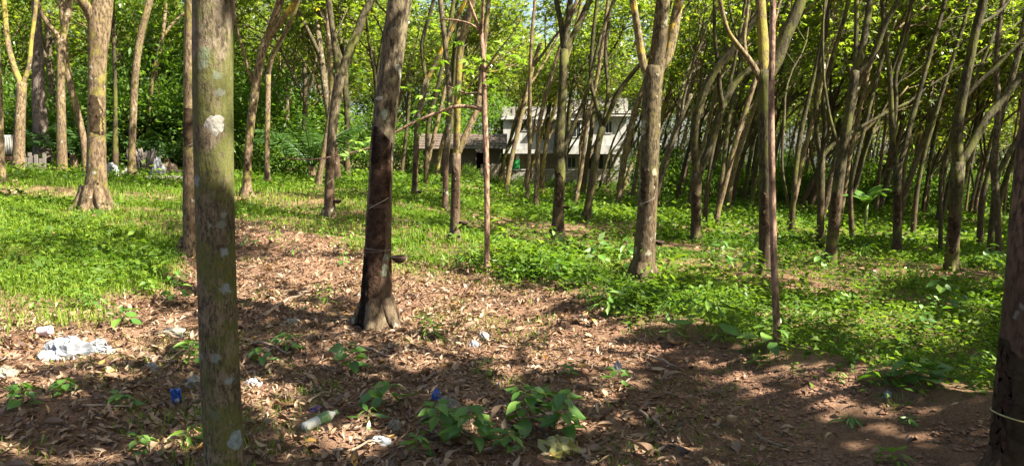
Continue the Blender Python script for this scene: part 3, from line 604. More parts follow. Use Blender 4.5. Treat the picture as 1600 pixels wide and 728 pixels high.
tree('twin38', (1282, 387), [(1282, 387, 15), (1282, 350, 12), (1283, 290, 11), (1283, 242, 12)], [[(1283, 250, 8), (1277, 219, 8), (1275, 166, 8), (1280, 106, 7), (1292, 35, 7), (1300, -20, 6)], [(1283, 248, 8), (1289, 200, 7), (1286, 160, 7), (1298, 100, 7), (1319, 30, 6), (1330, -30, 5)], [(1284, 246, 7), (1300, 228, 6), (1335, 205, 6), (1370, 185, 5), (1420, 160, 4)]], 'dark', 'narrow twin-forked tree just behind the stouter three-limbed one', lb='dark')
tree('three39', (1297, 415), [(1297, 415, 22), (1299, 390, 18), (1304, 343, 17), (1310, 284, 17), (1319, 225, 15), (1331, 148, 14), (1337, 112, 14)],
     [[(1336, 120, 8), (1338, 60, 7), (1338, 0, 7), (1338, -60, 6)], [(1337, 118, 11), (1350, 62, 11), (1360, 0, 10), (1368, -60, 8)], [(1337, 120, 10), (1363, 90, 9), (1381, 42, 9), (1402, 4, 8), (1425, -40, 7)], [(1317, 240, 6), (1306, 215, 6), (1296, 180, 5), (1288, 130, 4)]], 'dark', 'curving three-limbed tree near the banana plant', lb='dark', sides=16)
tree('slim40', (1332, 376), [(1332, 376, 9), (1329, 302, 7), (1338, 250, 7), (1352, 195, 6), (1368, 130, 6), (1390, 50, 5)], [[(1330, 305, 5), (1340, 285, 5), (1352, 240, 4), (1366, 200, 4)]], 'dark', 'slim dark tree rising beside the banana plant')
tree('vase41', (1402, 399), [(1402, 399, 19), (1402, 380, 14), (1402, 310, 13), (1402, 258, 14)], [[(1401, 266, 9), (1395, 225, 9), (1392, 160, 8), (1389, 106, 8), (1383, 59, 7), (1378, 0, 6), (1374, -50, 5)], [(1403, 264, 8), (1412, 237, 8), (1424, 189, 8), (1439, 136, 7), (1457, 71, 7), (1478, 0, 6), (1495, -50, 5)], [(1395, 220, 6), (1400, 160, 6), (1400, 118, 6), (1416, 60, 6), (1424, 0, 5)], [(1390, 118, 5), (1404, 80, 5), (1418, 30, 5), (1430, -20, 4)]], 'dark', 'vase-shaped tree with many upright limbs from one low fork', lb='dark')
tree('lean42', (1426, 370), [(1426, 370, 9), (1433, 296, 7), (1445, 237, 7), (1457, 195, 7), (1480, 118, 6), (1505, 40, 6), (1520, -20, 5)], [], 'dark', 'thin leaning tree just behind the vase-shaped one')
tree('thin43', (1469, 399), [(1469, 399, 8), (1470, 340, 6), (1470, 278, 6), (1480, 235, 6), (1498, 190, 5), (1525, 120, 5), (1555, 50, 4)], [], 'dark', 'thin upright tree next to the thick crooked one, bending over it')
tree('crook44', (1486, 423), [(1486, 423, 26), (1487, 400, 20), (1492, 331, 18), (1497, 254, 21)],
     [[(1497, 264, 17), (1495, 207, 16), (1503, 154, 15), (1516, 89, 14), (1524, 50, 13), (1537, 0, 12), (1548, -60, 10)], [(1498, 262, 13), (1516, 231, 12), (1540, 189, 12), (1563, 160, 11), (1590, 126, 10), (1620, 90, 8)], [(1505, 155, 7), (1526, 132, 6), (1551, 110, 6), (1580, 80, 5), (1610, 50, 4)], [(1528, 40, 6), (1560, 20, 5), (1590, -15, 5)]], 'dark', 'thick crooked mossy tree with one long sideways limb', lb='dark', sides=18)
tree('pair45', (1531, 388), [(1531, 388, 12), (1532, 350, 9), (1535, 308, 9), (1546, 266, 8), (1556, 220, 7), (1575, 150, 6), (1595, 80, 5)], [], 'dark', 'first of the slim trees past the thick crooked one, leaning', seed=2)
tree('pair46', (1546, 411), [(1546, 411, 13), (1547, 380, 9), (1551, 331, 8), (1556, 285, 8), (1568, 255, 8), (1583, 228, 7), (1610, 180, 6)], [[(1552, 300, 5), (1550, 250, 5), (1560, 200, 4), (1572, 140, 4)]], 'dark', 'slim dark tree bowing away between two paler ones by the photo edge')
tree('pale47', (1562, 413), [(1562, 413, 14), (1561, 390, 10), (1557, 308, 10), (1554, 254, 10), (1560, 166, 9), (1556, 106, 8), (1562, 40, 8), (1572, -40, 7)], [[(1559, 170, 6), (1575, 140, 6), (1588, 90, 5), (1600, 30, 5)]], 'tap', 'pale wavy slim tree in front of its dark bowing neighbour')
tree('edge48', (1593, 765), [(1593, 765, 100), (1596, 728, 92), (1600, 640, 86), (1612, 500, 80), (1618, 400, 77), (1626, 300, 76), (1636, 200, 74), (1655, 0, 70), (1690, -300, 58)], [], 'brown', 'thick trunk cut by the photo edge with blackened bark and a thin cord', sides=26, topL=3.2)
tree('sapling', (762, 425), [(762, 425, 13), (761, 395, 9), (761, 360, 9), (760, 250, 9), (757, 175, 9), (756, 110, 8), (752, 52, 7)],
     [[(752, 56, 5), (741, 25, 5), (732, 0, 4), (722, -40, 3)], [(752, 56, 5), (754, 20, 5), (757, -20, 4)], [(757, 175, 7), (748, 170, 7), (735, 167, 6), (710, 167, 6), (690, 174, 5), (660, 186, 5), (625, 203, 4), (590, 226, 3), (545, 240, 3), (490, 249, 2), (440, 247, 2)], [(757, 150, 5), (745, 146, 4), (728, 146, 3), (700, 135, 2)], [(752, 50, 4), (735, 38, 3), (712, 32, 3), (688, 31, 2)], [(757, 112, 3), (775, 85, 3), (795, 60, 2), (815, 30, 2)]], 'red', 'thin reddish bare sapling with one long branch stretched sideways', lb='red', leafy=0, sides=10)
tree('pole', (1216, 550), [(1216, 550, 14), (1214, 520, 12), (1210, 430, 11), (1208, 364, 11), (1205, 200, 10), (1206, 100, 9), (1208, 0, 9), (1210, -120, 8), (1216, -260, 6)], [], 'red', 'slim bare pole of a young tree on the lip of the bank', leafy=0.8, sides=12, topL=1.6, lv=2)
tree('palm6', (66, 252), [(66, 252, 30), (66, 230, 26), (63, 190, 21), (61, 140, 18), (59, 80, 15), (57, 20, 13), (55, -70, 12)], [], 'palm', 'dark ringed palm trunk with swollen base behind the slim yellow-stemmed tree', name='palm_tree', leafy=0, sides=18, D=23)
# --- details of the main trunks
for a in ((335, 196, 14, 15, M_LICHW), (367, 682, 11, 15, M_LICHB)): spot('near', *a)
panel('near', [(247, -0.62, -0.38), (262, -0.66, -0.30), (285, -0.60, -0.28), (300, -0.52, -0.38)], B['near'], 'knot', 0.05, 5)
panel('tapped', [(198, -0.85, -0.70), (208, -0.85, -0.1), (222, -0.85, 0.72), (270, -0.80, 0.80), (318, -0.80, 0.72)], M_TAPP)
panel('tapped', [(199, -0.80, -0.66), (208, -0.82, -0.15), (222, -0.82, 0.70), (232, -0.8, 0.25), (256, -0.8, -0.35)], M_TAPD, 'charred_shaded_bark', 0.04).location += Vector((0, -0.004, 0))
panel('tapped', [(324, -0.9, 0.5), (380, -0.92, 0.55), (440, -1.0, 0.2), (500, -1.05, -0.35)], M_TAPP, 'tapped_bark', 0.05)
panel('tapped', [(400, -1.1, -0.72), (440, -1.1, -0.55), (480, -1.15, -0.55), (508, -1.15, -0.5)], M_TAPD, 'charred_shaded_bark', 0.05).location += Vector((0, -0.005, 0))  # near-black strip paints the shaded left side of the trunk foot
ring('tapped', 317, -0.05, M_LATEX, 'tapping_cut', 0.003, (-0.95, 0.75))
for a in ((598, 340, 4, 8, M_LICHG), (600, 400, 6, 6, M_LICHG), (601, 180, 5, 9, M_LICHG), (600, 420, 5, 10, M_LICHG), (594, 155, 6, 3, M_LICHW)): spot('tapped', *a)
ring('tapped', 391, 0.01); ring('tapped', 388, -0.012)
ring('edge48', 650, -0.02, plain('pale cord', (0.40, 0.36, 0.15), 0.7), 'cord', 0.0035)
panel('edge48', [(530, -1.1, -0.7), (560, -1.15, -0.1), (640, -1.15, 0.3), (700, -1.1, 0.2), (760, -1.1, 0.3)], M_OLDP, 'tapped_bark', 0.08)
panel('edge48', [(540, -1.15, -0.8), (600, -1.2, -0.45), (700, -1.2, -0.6)], M_TAPP, 'charred_shaded_bark', 0.08).location += Vector((0, -0.005, 0))
panel('yellow28', [(262, -0.75, -0.3), (275, -0.75, 0.7), (310, -0.7, 0.7), (318, -0.2, 0.7)], M_OLDP, rag=0.08)
panel('stout', [(150, -0.8, -0.1), (175, -0.85, 0.5), (205, -0.6, 0.85), (212, 0.2, 0.85)], M_OLDP, rag=0.08)
panel('stout', [(285, 0.05, 0.2), (300, 0.02, 0.25), (325, 0.0, 0.15)], M_TAPD, 'cleft', 0.03, 4)  # near-black patch on the bark stands for shade inside the cleft
panel('behind', [(170, -0.95, 0.1), (190, -0.95, 0.5), (230, -0.9, 0.5)], M_OLDP, rag=0.08)
for k_, y0, y1 in (('fork15', 235, 290), ('fork13', 248, 262), ('two20', 262, 320), ('moss24', 268, 318), ('wye30', 300, 340), ('dark36', 300, 350), ('three39', 300, 345), ('crook44', 340, 390), ('fork17', 255, 285), ('vase41', 300, 345)):
    panel(k_, [(y0, -0.7, -0.2), (y0 + 7, -0.8, 0.5), ((y0 + y1) / 2, -0.6, 0.7), (y1, -0.5, 0.55), (y1 + 5, -0.1, 0.4)], M_OLDP, rag=0.10)
for k_, y_ in (('stout', 218), ('fork15', 285), ('behind', 228), ('yellow28', 316), ('fork13', 270)): ring(k_, y_, -0.06, M_LATEX, 'tapping_cut', 0.0022, (-1.2, 0.7))
_r, _s, _b = TREE['sapling']; _rg = np.random.default_rng(8)
_t = [(at(x, y, _b[1]), np.array([0, 0, 1.0])) for x, y in ((690, 31), (705, 60), (735, 95), (745, 110), (775, 85), (800, 62), (790, 92), (765, 120), (728, 150), (700, 140), (660, 150), (690, 110), (640, 130), (815, 100), (780, 130), (650, 178), (600, 222), (560, 235), (690, 165))]
_P, _D, _N, _L, _W, _tn = crown_leaves(_rg, _t, 3, 0.12, 0.042, 0.08); _v, _q, _tt = leaves(_P, _D, _N, _L, _W, tint=np.clip(_tn * 0.5 + 0.55, 0, 0.97)); obj('foliage', mesh('foliage', _v - _b, [_q], M_LIME, True, _tt), _r)
# palm fronds
def frond(p, d, L, m, n=26, droop=0.9, lw=0.05, ll=0.5, rng=R):
    d = unit(np.asarray(d, float)); pts = []; q = np.array(p, float); s = L / 12
    for k in range(13):
        pts.append(q.copy()); d = unit(d + np.array([0, 0, -droop * 0.13])); q = q + d * s
    pts = np.array(pts); mb = MB(); tube(mb, pts, np.linspace(0.022, 0.006, 13) * L / 2.5, 5)
    u = np.linspace(0.12, 1, n); P = np.array([np.interp(u, np.linspace(0, 1, 13), pts[:, k]) for k in range(3)]).T
    T = unit(np.gradient(P, axis=0)); S = unit(np.cross(T, [0, 0, 1.0]))
    for sg in (-1, 1):
        D = unit(T * 0.55 + S * sg + np.array([0, 0, -0.35]) + rng.normal(0, 0.1, (n, 3))); ln = ll * np.sin(np.clip(u, 0.1, 0.97) * math.pi) ** 0.6
        v, qd, t = leaves(P, D, np.cross(D, T) * sg, ln, np.full(n, lw), 0.1, np.clip(rng.normal(0.5, 0.2, n), 0, 1)); mb.add(v, qd, tint=t)
    return mb
pr, ps, pb = TREE['palm6']
for k in range(9):
    a = k * 0.7; mb = frond(ps[-1, :3], (math.cos(a), math.sin(a), 0.9), 3.2, M_UND, 30, 1.0)
    obj('frond', mb.me('frond', M_UND, origin=pb), pr)

# ------------------------------------------------------------------ far rows: variants copied
def variant(seed, bk, H=4.2, lean=0.2, r=0.105, per=8, zmin=2.3):
    rng = np.random.default_rng(seed); tb, tips = [], []
    p = np.array([0, 0, -0.3]); d = np.array([lean * 0.4, 0, 1.0]); pts = [p]
    for k in range(8):
        d = unit(d + np.array([lean * 0.16, 0, 0.1]) + rng.normal(0, 0.045, 3)); p = p + d * (H + 0.3) / 8; pts.append(p)
    mb = MB(); rr = r * np.r_[1.35, 1.05, np.linspace(1, 0.8, 7)]
    s = smooth_line(np.c_[np.array(pts), rr], 26); tube(mb, s[:, :3], s[:, 3], 9, 0.05, rng)
    for k in range(int(rng.integers(2, 4))):
        a = rng.uniform(0, 6.28); side = np.array([math.cos(a), math.sin(a) * 0.7, 0])
        f = rng.uniform(0.5, 1.0); q = s[int(f * 25), :3]
        grow(rng, q, d + side * rng.uniform(0.3, 0.6), rng.uniform(3.0, 4.2), r * rng.uniform(0.55, 0.75), 3 if k == 0 else 2, tb, tips, 0.3, (lean, 0, 0))
    for q, r_, l in tb: tube(mb, smooth_line(q, 6), smooth_line(r_[:, None], 6)[:, 0], SIDES[l], 0.03, rng)
    P, D, N, L, W, t = crown_leaves(rng, tips, per, 0.19, 0.075, 0.42)
    k = P[:, 2] > zmin
    v, q, tt = leaves(P[k], D[k], N[k], L[k], W[k], tint=t[k])
    return mb.me('trunk', B[bk]), mesh('crown', v, [q], M_CAN, True, tt)
VR = [variant(50 + k, ('dark', 'dark', 'tan', 'tap', 'lich')[k % 5], R.uniform(3.0, 4.4), 0.22 + 0.09 * (k % 3), R.uniform(0.07, 0.10), 6) for k in range(9)]
VL = [variant(80 + k, ('tan', 'tap', 'dark')[k % 3], R.uniform(3.8, 5.2), 0.06 * (k - 2), R.uniform(0.085, 0.12), 6, 3.2) for k in range(5)]
VH = [variant(70 + k, ('dark', 'tan', 'mossy', 'tan')[k % 4], R.uniform(5.2, 6.4), 0.22 + 0.1 * k, R.uniform(0.085, 0.11), 7, 6.3) for k in range(4)]
VM = [variant(90 + k, ('dark', 'tan', 'tan')[k % 3], R.uniform(3.6, 4.4), 0.25, R.uniform(0.07, 0.09), 5, 5.4) for k in range(3)]
placed = [(t[2][0], t[2][1]) for t in TREE.values()]
def free(x, y, d): return all((x - a) ** 2 + (y - b) ** 2 > d * d for a, b in placed)
def place_tree(V, x, y, label, group, rz, s):
    placed.append((x, y)); z = float(gz(np.array([x]), np.array([y]))[0])
    o = empty('rubber_tree', (x, y, z), label, 'tree', group, rz); o.scale = (s, s, s)
    for n_, me in zip(('trunk', 'crown'), V): obj(n_, me, o)
    FAR.append((o, 'far slender trunk', x, y))
rr_ = random.Random(5)
FAR = []
def in_building(x, y): return 55 < y < 76 and -8 < x < 12
rows = []
for a in range(84):
    for b in range(52):
        # rows run obliquely, 3.6 m apart, trees 3 m apart in the row
        u, v = (a - 34) * 2.6, b * 2.7 + 12
        x = u * 0.94 + v * 0.30 - 6 + rr_.uniform(-0.7, 0.7); y = v * 0.94 - u * 0.10 + rr_.uniform(-0.7, 0.7)
        rows.append((x, y))
rows.sort(key=lambda p: p[1])
nfar = 0
for x, y in rows:
    if not (17 < y < 62) or abs(x) > y * 0.70 + 0.8 or in_building(x, y) or not free(x, y, 1.9): continue
    px = 800 + F * x / y
    if px < 620:
        if y < 23 or rr_.random() < 0.40 or y > 48: continue
        place_tree(VL[rr_.randrange(5)], x, y, 'pale slender tree of the mixed growth behind the grass clearing', 'slender trees behind the grass clearing', rr_.uniform(-3, 3), rr_.uniform(0.85, 1.2))
    elif px < 1010:
        if rr_.random() < 0.66 or y < 24: continue
        place_tree(VH[rr_.randrange(4)], x, y, 'slender leaning tree in the rows before the white house', 'far tree rows before the house', rr_.uniform(-0.5, 0.5), rr_.uniform(1.0, 1.2))
    else:
        if fbm(np.array([x * 0.09]), np.array([y * 0.09]), 300)[0] >  0.56 and y > 28: continue      # sunny gaps in the stand
        if rr_.random() < 0.06 or (y < 20 and rr_.random() < 0.5): continue
        place_tree(VR[rr_.randrange(9)], x, y, 'dark slender tree leaning sideways in the deep rows of the grove', 'far leaning trees in the deep rows', rr_.uniform(-0.55, 0.55), rr_.uniform(0.85, 1.2))
    nfar += 1
for px, y in ((842, 50), (905, 47), (962, 49), (775, 47), (868, 52.5), (935, 51.5), (818, 45)):
    place_tree(VM[rr_.randrange(3)], (px - 800) / F * y, y, 'slender leaning tree right before the white house', 'far tree rows before the house', rr_.uniform(-0.5, 0.5), rr_.uniform(0.9, 1.1))
# slim suppressed stems between the rows, nearly bare below
VT = [variant(120 + k, ('dark', 'tan', 'tap')[k % 3], R.uniform(5.0, 6.5), 0.12 + 0.06 * k, R.uniform(0.05, 0.065), 2, 5.0) for k in range(5)]
for k in range(400):
    y = rr_.uniform(21, 48); px = rr_.uniform(1015, 1625); x = (px - 800) / F * y
    if not free(x, y, 1.25) or sum(1 for f in FAR if f[1] == 'thin bare stem') >= 62: continue
    place_tree(VT[k % 5], x, y, 'thin bare stem between the rows of the grove', 'thin stems between the rows', rr_.uniform(-0.6, 0.6), rr_.uniform(0.85, 1.15)); FAR[-1] = (FAR[-1][0], 'thin bare stem', x, y)
# ------------------------------------------------------------------ unseen trees added beside and behind the viewpoint to shade the view
def side_tree(x, y, seed):
    rng = np.random.default_rng(seed); tb, tips = [], []
    z = float(gz(np.array([x]), np.array([y]))[0]); b = np.array([x, y, z])
    pts = [b + np.array([0, 0, -0.3])]; d = np.array([0.1, 0, 1.0])
    for k in range(6):
        d = unit(d + np.array([0.04, 0, 0.1]) + rng.normal(0, 0.04, 3)); pts.append(pts[-1] + d * 0.8)
    mb = MB(); s = smooth_line(np.c_[np.array(pts), 0.125 * np.r_[1.4, 1.05, np.linspace(1, 0.8, 5)]], 20); tube(mb, s[:, :3], s[:, 3], 10, 0.05, rng)
    for k in range(3):
        a = rng.uniform(0, 6.28); grow(rng, s[-1 - 3 * k, :3], d + np.array([math.cos(a), math.sin(a), 0]) * 0.5, rng.uniform(2.8, 3.8), 0.075, 2, tb, tips, 0.3, (0.1, 0, 0))
    for q, r_, l in tb:
        if l: tube(mb, smooth_line(q, 6), smooth_line(r_[:, None], 6)[:, 0], SIDES[l], 0.03, rng)
    P, D, N, L, W, t = crown_leaves(rng, tips, 9, 0.24, 0.125, 0.5)
    k = keep_leaf(P, rng) & (P[:, 2] > 3.2)
    v, q, tt = leaves(P[k], D[k], N[k], L[k], W[k], tint=t[k])
    o = empty('rubber_tree', b, 'unseen rubber tree added beside or behind the viewpoint to shade the view', 'tree', 'unseen rubber trees added for their shade')
    obj('trunk', mb.me('trunk', B['tap'], origin=b), o); obj('crown', mesh('crown', v - b, [q], M_CAN, True, tt), o)
for k, (x, y) in enumerate(((3.3, -1.2), (5.9, -1.6), (9.4, -1.0), (2.0, -3.9), (4.6, -3.8), (7.1, -4.0), (2.5, 0.4), (3.7, 1.7), (11.5, 1.2), (5.7, 4.0), (8.1, 4.2), (10.5, 3.9), (13.1, 4.1), (7.8, 6.8), (10.2, 6.6), (12.6, 7.0), (15.1, 6.7),
                            (10.7, 10.0), (13.2, 9.8), (15.7, 10.2), (13.2, 13.2), (16.0, 13.0), (17.0, 17.2), (19.6, 16.0))):
    side_tree(x, y, 300 + k)

exec_rest = True
# ------------------------------------------------------------------ ground cover, grass, litter (nobody could count these)
def scatter(n, x0, x1, y0, y1, dens, rng):
    x = rng.uniform(x0, x1, n); y = rng.uniform(y0, y1, n)
    k = (np.abs(x) < 0.69 * np.maximum(y, 0) + 0.7) & (rng.random(n) < dens(x, y))
    return x[k], y[k]
def green_cover(x, y, rng, h, L, W, up, m, name):
    n = len(x); z = gz(x, y)
    a = rng.uniform(0, 6.28, n); el = rng.uniform(*up, n)
    D = np.c_[np.cos(a) * np.cos(el), np.sin(a) * np.cos(el), np.sin(el)]
    N = unit(rng.normal(0, 0.4, (n, 3)) + np.array([0, 0, 1.0]))
    hh = h * rng.random(n) ** 1.3 * (0.35 + 1.3 * fbm(x * 1.1, y * 1.1, 70))
    t = np.clip(0.15 + 0.75 * fbm(x * 0.8, y * 0.8, 80) + rng.normal(0, 0.17, n), 0, 1)
    return leaves(np.c_[x, y, z + hh], D, N, L * rng.uniform(0.6, 1.4, n), W * rng.uniform(0.6, 1.4, n), 0.2, t)
def blades(x, y, rng, h, wd):
    n = len(x); z = gz(x, y) - 0.01
    a = rng.uniform(0, 6.28, n); ln = h * rng.uniform(0.5, 1.4, n) * (0.35 + 1.5 * fbm(x * 1.3, y * 1.3, 220) ** 1.3); b = rng.uniform(0.25, 0.95, n)
    s = np.c_[-np.sin(a), np.cos(a), np.zeros(n)] * (wd * rng.uniform(0.7, 1.3, n))[:, None] / 2; o = np.c_[np.cos(a), np.sin(a), np.zeros(n)]
    P = np.c_[x, y, z]; M = P + o * (ln * b * 0.30)[:, None] + np.array([0, 0, 1.0]) * (ln * 0.6)[:, None]
    T = P + o * (ln * b * 0.85)[:, None] + np.array([0, 0, 1.0]) * (ln * (1.0 - 0.45 * b))[:, None]
    v = np.stack([P - s, P + s, M + s * 0.75, M - s * 0.75, T], 1).reshape(-1, 3); i = np.arange(n)[:, None] * 5
    t = np.clip(0.15 + 0.75 * fbm(x * 0.6, y * 0.6, 90) + rng.normal(0, 0.18, n), 0, 1)
    return v, i + np.array([[0, 1, 2, 3]]), i + np.array([[3, 2, 4]]), np.repeat(t, 5)
leftish = lambda x, y: 1 - sstep(-0.12, 0.06, x / np.maximum(y, 1))
mbw = MB(); rg = np.random.default_rng(21)
for (n, y0, y1, h, L, W) in ((260000, 4.5, 10, 0.19, 0.062, 0.030), (210000, 8, 16, 0.15, 0.085, 0.040), (120000, 16, 27, 0.19, 0.14, 0.065), (110000, 27, 66, 0.26, 0.24, 0.11)):
    X = y1 * 0.74 + 1.2
    x, y = scatter(n, -X, X, y0, y1, lambda a, b: cover(a, b) * (1 - 0.80 * leftish(a, b) * (b < 22)), rg)
    v, q, t = green_cover(x, y, rg, h, L, W, (-0.5, 0.7), M_WEED, 'w'); mbw.add(v, q, tint=t)
x, y = scatter(46000, -22, 22, 5, 26, lambda a, b: cover(a, b) * (fbm(a * 0.9, b * 0.9, 210) > 0.56) * (1 - 0.75 * leftish(a, b)), rg)
v, q, t = green_cover(x, y, rg, 0.46, 0.13, 0.055, (-0.4, 0.8), M_WEED, 'w'); mbw.add(v, q, tint=np.clip(t + 0.12, 0, 1))
o = obj('ground_cover', mbw.me('ground_cover', M_WEED)); tag(o, 'low green broad-leaved weeds spread over the plantation floor', 'weeds', kind='stuff')
mbg = MB()
for (n, y0, y1, h, wd, rightw) in ((330000, 5.5, 10.5, 0.10, 0.0065, 0.22), (330000, 10.5, 17, 0.12, 0.010, 0.22), (130000, 17, 30, 0.16, 0.018, 0.15)):
    X = y1 * 0.74 + 1.2
    x, y = scatter(n, -X, X, y0, y1, lambda a, b: np.maximum(cover(a, b), 0.25 * sstep(-1.2, 0, behind(a, b)) * (fbm(a * 2, b * 2, 33) > 0.5)) * (rightw + (1 - rightw) * leftish(a, b)), rg)
    v, q, t3, t = blades(x, y, rg, h, wd); mbg.add(v, q, t3, tint=t)
# thin tufts on the bank
x, y = scatter(60000, -6, 6, 3.4, 10, lambda a, b: 0.75 * (fbm(a * 1.5, b * 1.5, 120) > 0.57) * (behind(a, b) < 0.3), rg)
v, q, t3, t = blades(x, y, rg, 0.06, 0.006); mbg.add(v, q, t3, tint=t)
o = obj('grass', mbg.me('grass', M_GRASS)); tag(o, 'short bright grass on the clearing and bank', 'grass', kind='stuff')

def leaf_shape(rng, n=5, curl=0.5, kind='rubber'):
    """one leaf 1 long: blade of 2 x n quads, curled; returns verts, quads, uv"""
    u = np.linspace(0, 1, n + 1)
    wd = {'rubber': 0.20 * np.sin(u ** 0.9 * math.pi) ** 0.8, 'broad': 0.30 * np.sin(u ** 0.72 * math.pi) ** 0.95, 'heart': 0.37 * np.sin(np.clip(u * 0.92 + 0.08, 0, 1) ** 0.55 * math.pi) ** 0.95, 'long': 0.14 * np.sin(u ** 0.85 * math.pi) ** 0.9}[kind]
    wd[0] = 0.02 if kind != 'heart' else 0.14; wd[-1] = 0.006
    c1 = rng.normal(0, curl); c2 = abs(rng.normal(0, curl)); tw = rng.normal(0, curl * 0.7)
    z = c1 * 0.5 * (u - 0.5) ** 2 * 2 - c1 * 0.12; v = []; uv = []
    for k in range(n + 1):
        for s, e in ((-1, 0.0), (-0.55, 0.22), (0, 0.5), (0.55, 0.78), (1, 1.0)):
            lift = c2 * wd[k] * 1.1 * s * s + tw * wd[k] * s * (u[k] - 0.5)
            v.append((s * wd[k] * (1 - 0.25 * min(1, c2) * s * s), u[k] - (0.05 * s * s if kind == 'heart' and k == 0 else 0), z[k] + lift)); uv.append((e, u[k]))
    q = [(i * 5 + j, i * 5 + j + 1, (i + 1) * 5 + j + 1, (i + 1) * 5 + j) for i in range(n) for j in range(4)]
    return np.array(v), np.array(q), np.array(uv)
SH = []
for _ in range(28):
    v, q, uv = leaf_shape(rg, 3, 0.75, ('rubber', 'long', 'broad', 'long')[_ % 4]); v = v.reshape(4, 5, 3)[:, ::2].reshape(-1, 3); uv = uv.reshape(4, 5, 2)[:, ::2].reshape(-1, 2)
    SH.append((v, np.array([(i * 3 + j, i * 3 + j + 1, i * 3 + j + 4, i * 3 + j + 3) for i in range(3) for j in range(2)]), uv))
litter = lambda x, y: (1 - sstep(-0.3, 0.6, behind(x, y))) * np.clip(0.08 + (1 - sstep(-0.1, 1.9, x)) * (0.72 + 0.4 * sstep(0.3, 0.62, fbm(x * 0.9, y * 0.9, 130))), 0, 1) * (1 - 0.5 * sstep(8, 11, y))
def put(shape, x, y, s, rng, tilt=0.35, z=None, lift=0.0):
    v, q, uv = shape
    M = (Matrix.Rotation(rng.uniform(0, 6.28), 3, 'Z') @ Matrix.Rotation(rng.normal(0, tilt), 3, 'X') @ Matrix.Rotation(rng.normal(0, tilt), 3, 'Y'))
    p = (v * s) @ np.array(M).T
    return p + np.array([x, y, z + lift - min(0, p[:, 2].min() * 0.75)])
mbl = MB(); x, y = scatter(125000, -8, 5, 3.3, 13.5, litter, rg); z = gz(x, y)
sz = rg.uniform(0.020, 0.070, len(x)) * (0.8 + 0.9 * rg.random(len(x)) ** 4)
for k in range(len(x)):
    sh = SH[rg.integers(28)]
    mbl.add(put(sh, x[k], y[k], sz[k], rg, 0.4, z[k], rg.uniform(0, 0.02)), sh[1], tint=np.clip(rg.normal(0.43, 0.25), 0, 1), uv=sh[2])
tag(obj('leaf_litter', mbl.me('leaf_litter', M_DRY), ground), kind='stuff')
# dry leaves among the grass further back
x, y = scatter(5000, -14, 14, 8, 20, lambda a, b: 0.5 * (1 - cover(a, b)) + 0.06, rg); z = gz(x, y); n = len(x)
a = rg.uniform(0, 6.28, n); v, q, t = leaves(np.c_[x, y, z + 0.02 + 0.05 * rg.random(n)], np.c_[np.cos(a), np.sin(a), rg.normal(0, 0.3, n)], unit(rg.normal(0, 0.4, (n, 3)) + [0, 0, 1.0]), rg.uniform(0.06, 0.14, n), rg.uniform(0.03, 0.06, n), 0.3, np.clip(rg.normal(0.38, 0.2, n), 0, 0.8))
ml = MB(); ml.add(v, q, tint=t); tag(obj('scattered_dry_leaves', ml.me('scattered_dry_leaves', M_DRY), ground), kind='stuff')
# the 300 largest fallen leaves one by one
LM = []
for k in range(14):
    v, q, uv = leaf_shape(rg, 5, 0.55, ('rubber', 'rubber', 'broad', 'long')[k % 4]); LM.append(mesh('fallen_leaf', v, [q], M_DRY, True, np.full(len(v), 0.15 + 0.05 * k), uv))
x, y = scatter(4000, -6, 4.5, 3.2, 9.0, lambda a, b: 0.5 * np.maximum(litter(a, b), 0.28 * (behind(a, b) < 0)), rg); x, y = x[:288], y[:288]; z = gz(x, y)
for k in range(len(x)):
    o = obj('fallen_leaf', LM[rg.integers(14)], ground, (x[k], y[k], z[k] + 0.022)); s = rg.uniform(0.06, 0.125); o.scale = (s, s, s); o.rotation_euler = (rg.normal(0, 0.3), rg.normal(0, 0.35), rg.uniform(0, 6.28))
def fallen(px, py, lpx, tint, label, kind='broad', m=M_DRY):
    h = hit(px, py); s = lpx / F * h[1]; v, q, uv = leaf_shape(rg, 6, 0.5, kind)
    o = obj('fallen_leaf', mesh('fallen_leaf', v, [q], m, True, np.full(len(v), tint), uv), ground, h + np.array([0, 0, 0.03])); o.scale = (s,) * 3; o.rotation_euler = (0.25, 0.2, rg.uniform(0, 6.28)); o['label'] = label
fallen(900, 583, 26, 1.0, 'orange dead leaf curled beside a small weed'); fallen(475, 710, 24, 1.0, 'yellow dead leaf lying flat'); fallen(1150, 664, 36, 0.9, 'pale tan leaf on the bare soil'); fallen(1060, 547, 34, 0.45, 'large brown leaf propped on the bank lip')
fallen(1020, 724, 46, 0.6, 'big brown leaf at the very bottom of the photo'); fallen(1310, 692, 40, 0.5, 'long brown leaf on bare soil', 'long'); fallen(1250, 618, 32, 0.75, 'pale curled leaf on bare soil'); fallen(1030, 600, 44, 0.3, 'dark brown folded leaf', 'long'); fallen(985, 690, 40, 0.55, 'brown long leaf on the soil', 'long'); fallen(455, 637, 22, 0.99, 'small yellow leaf among litter')
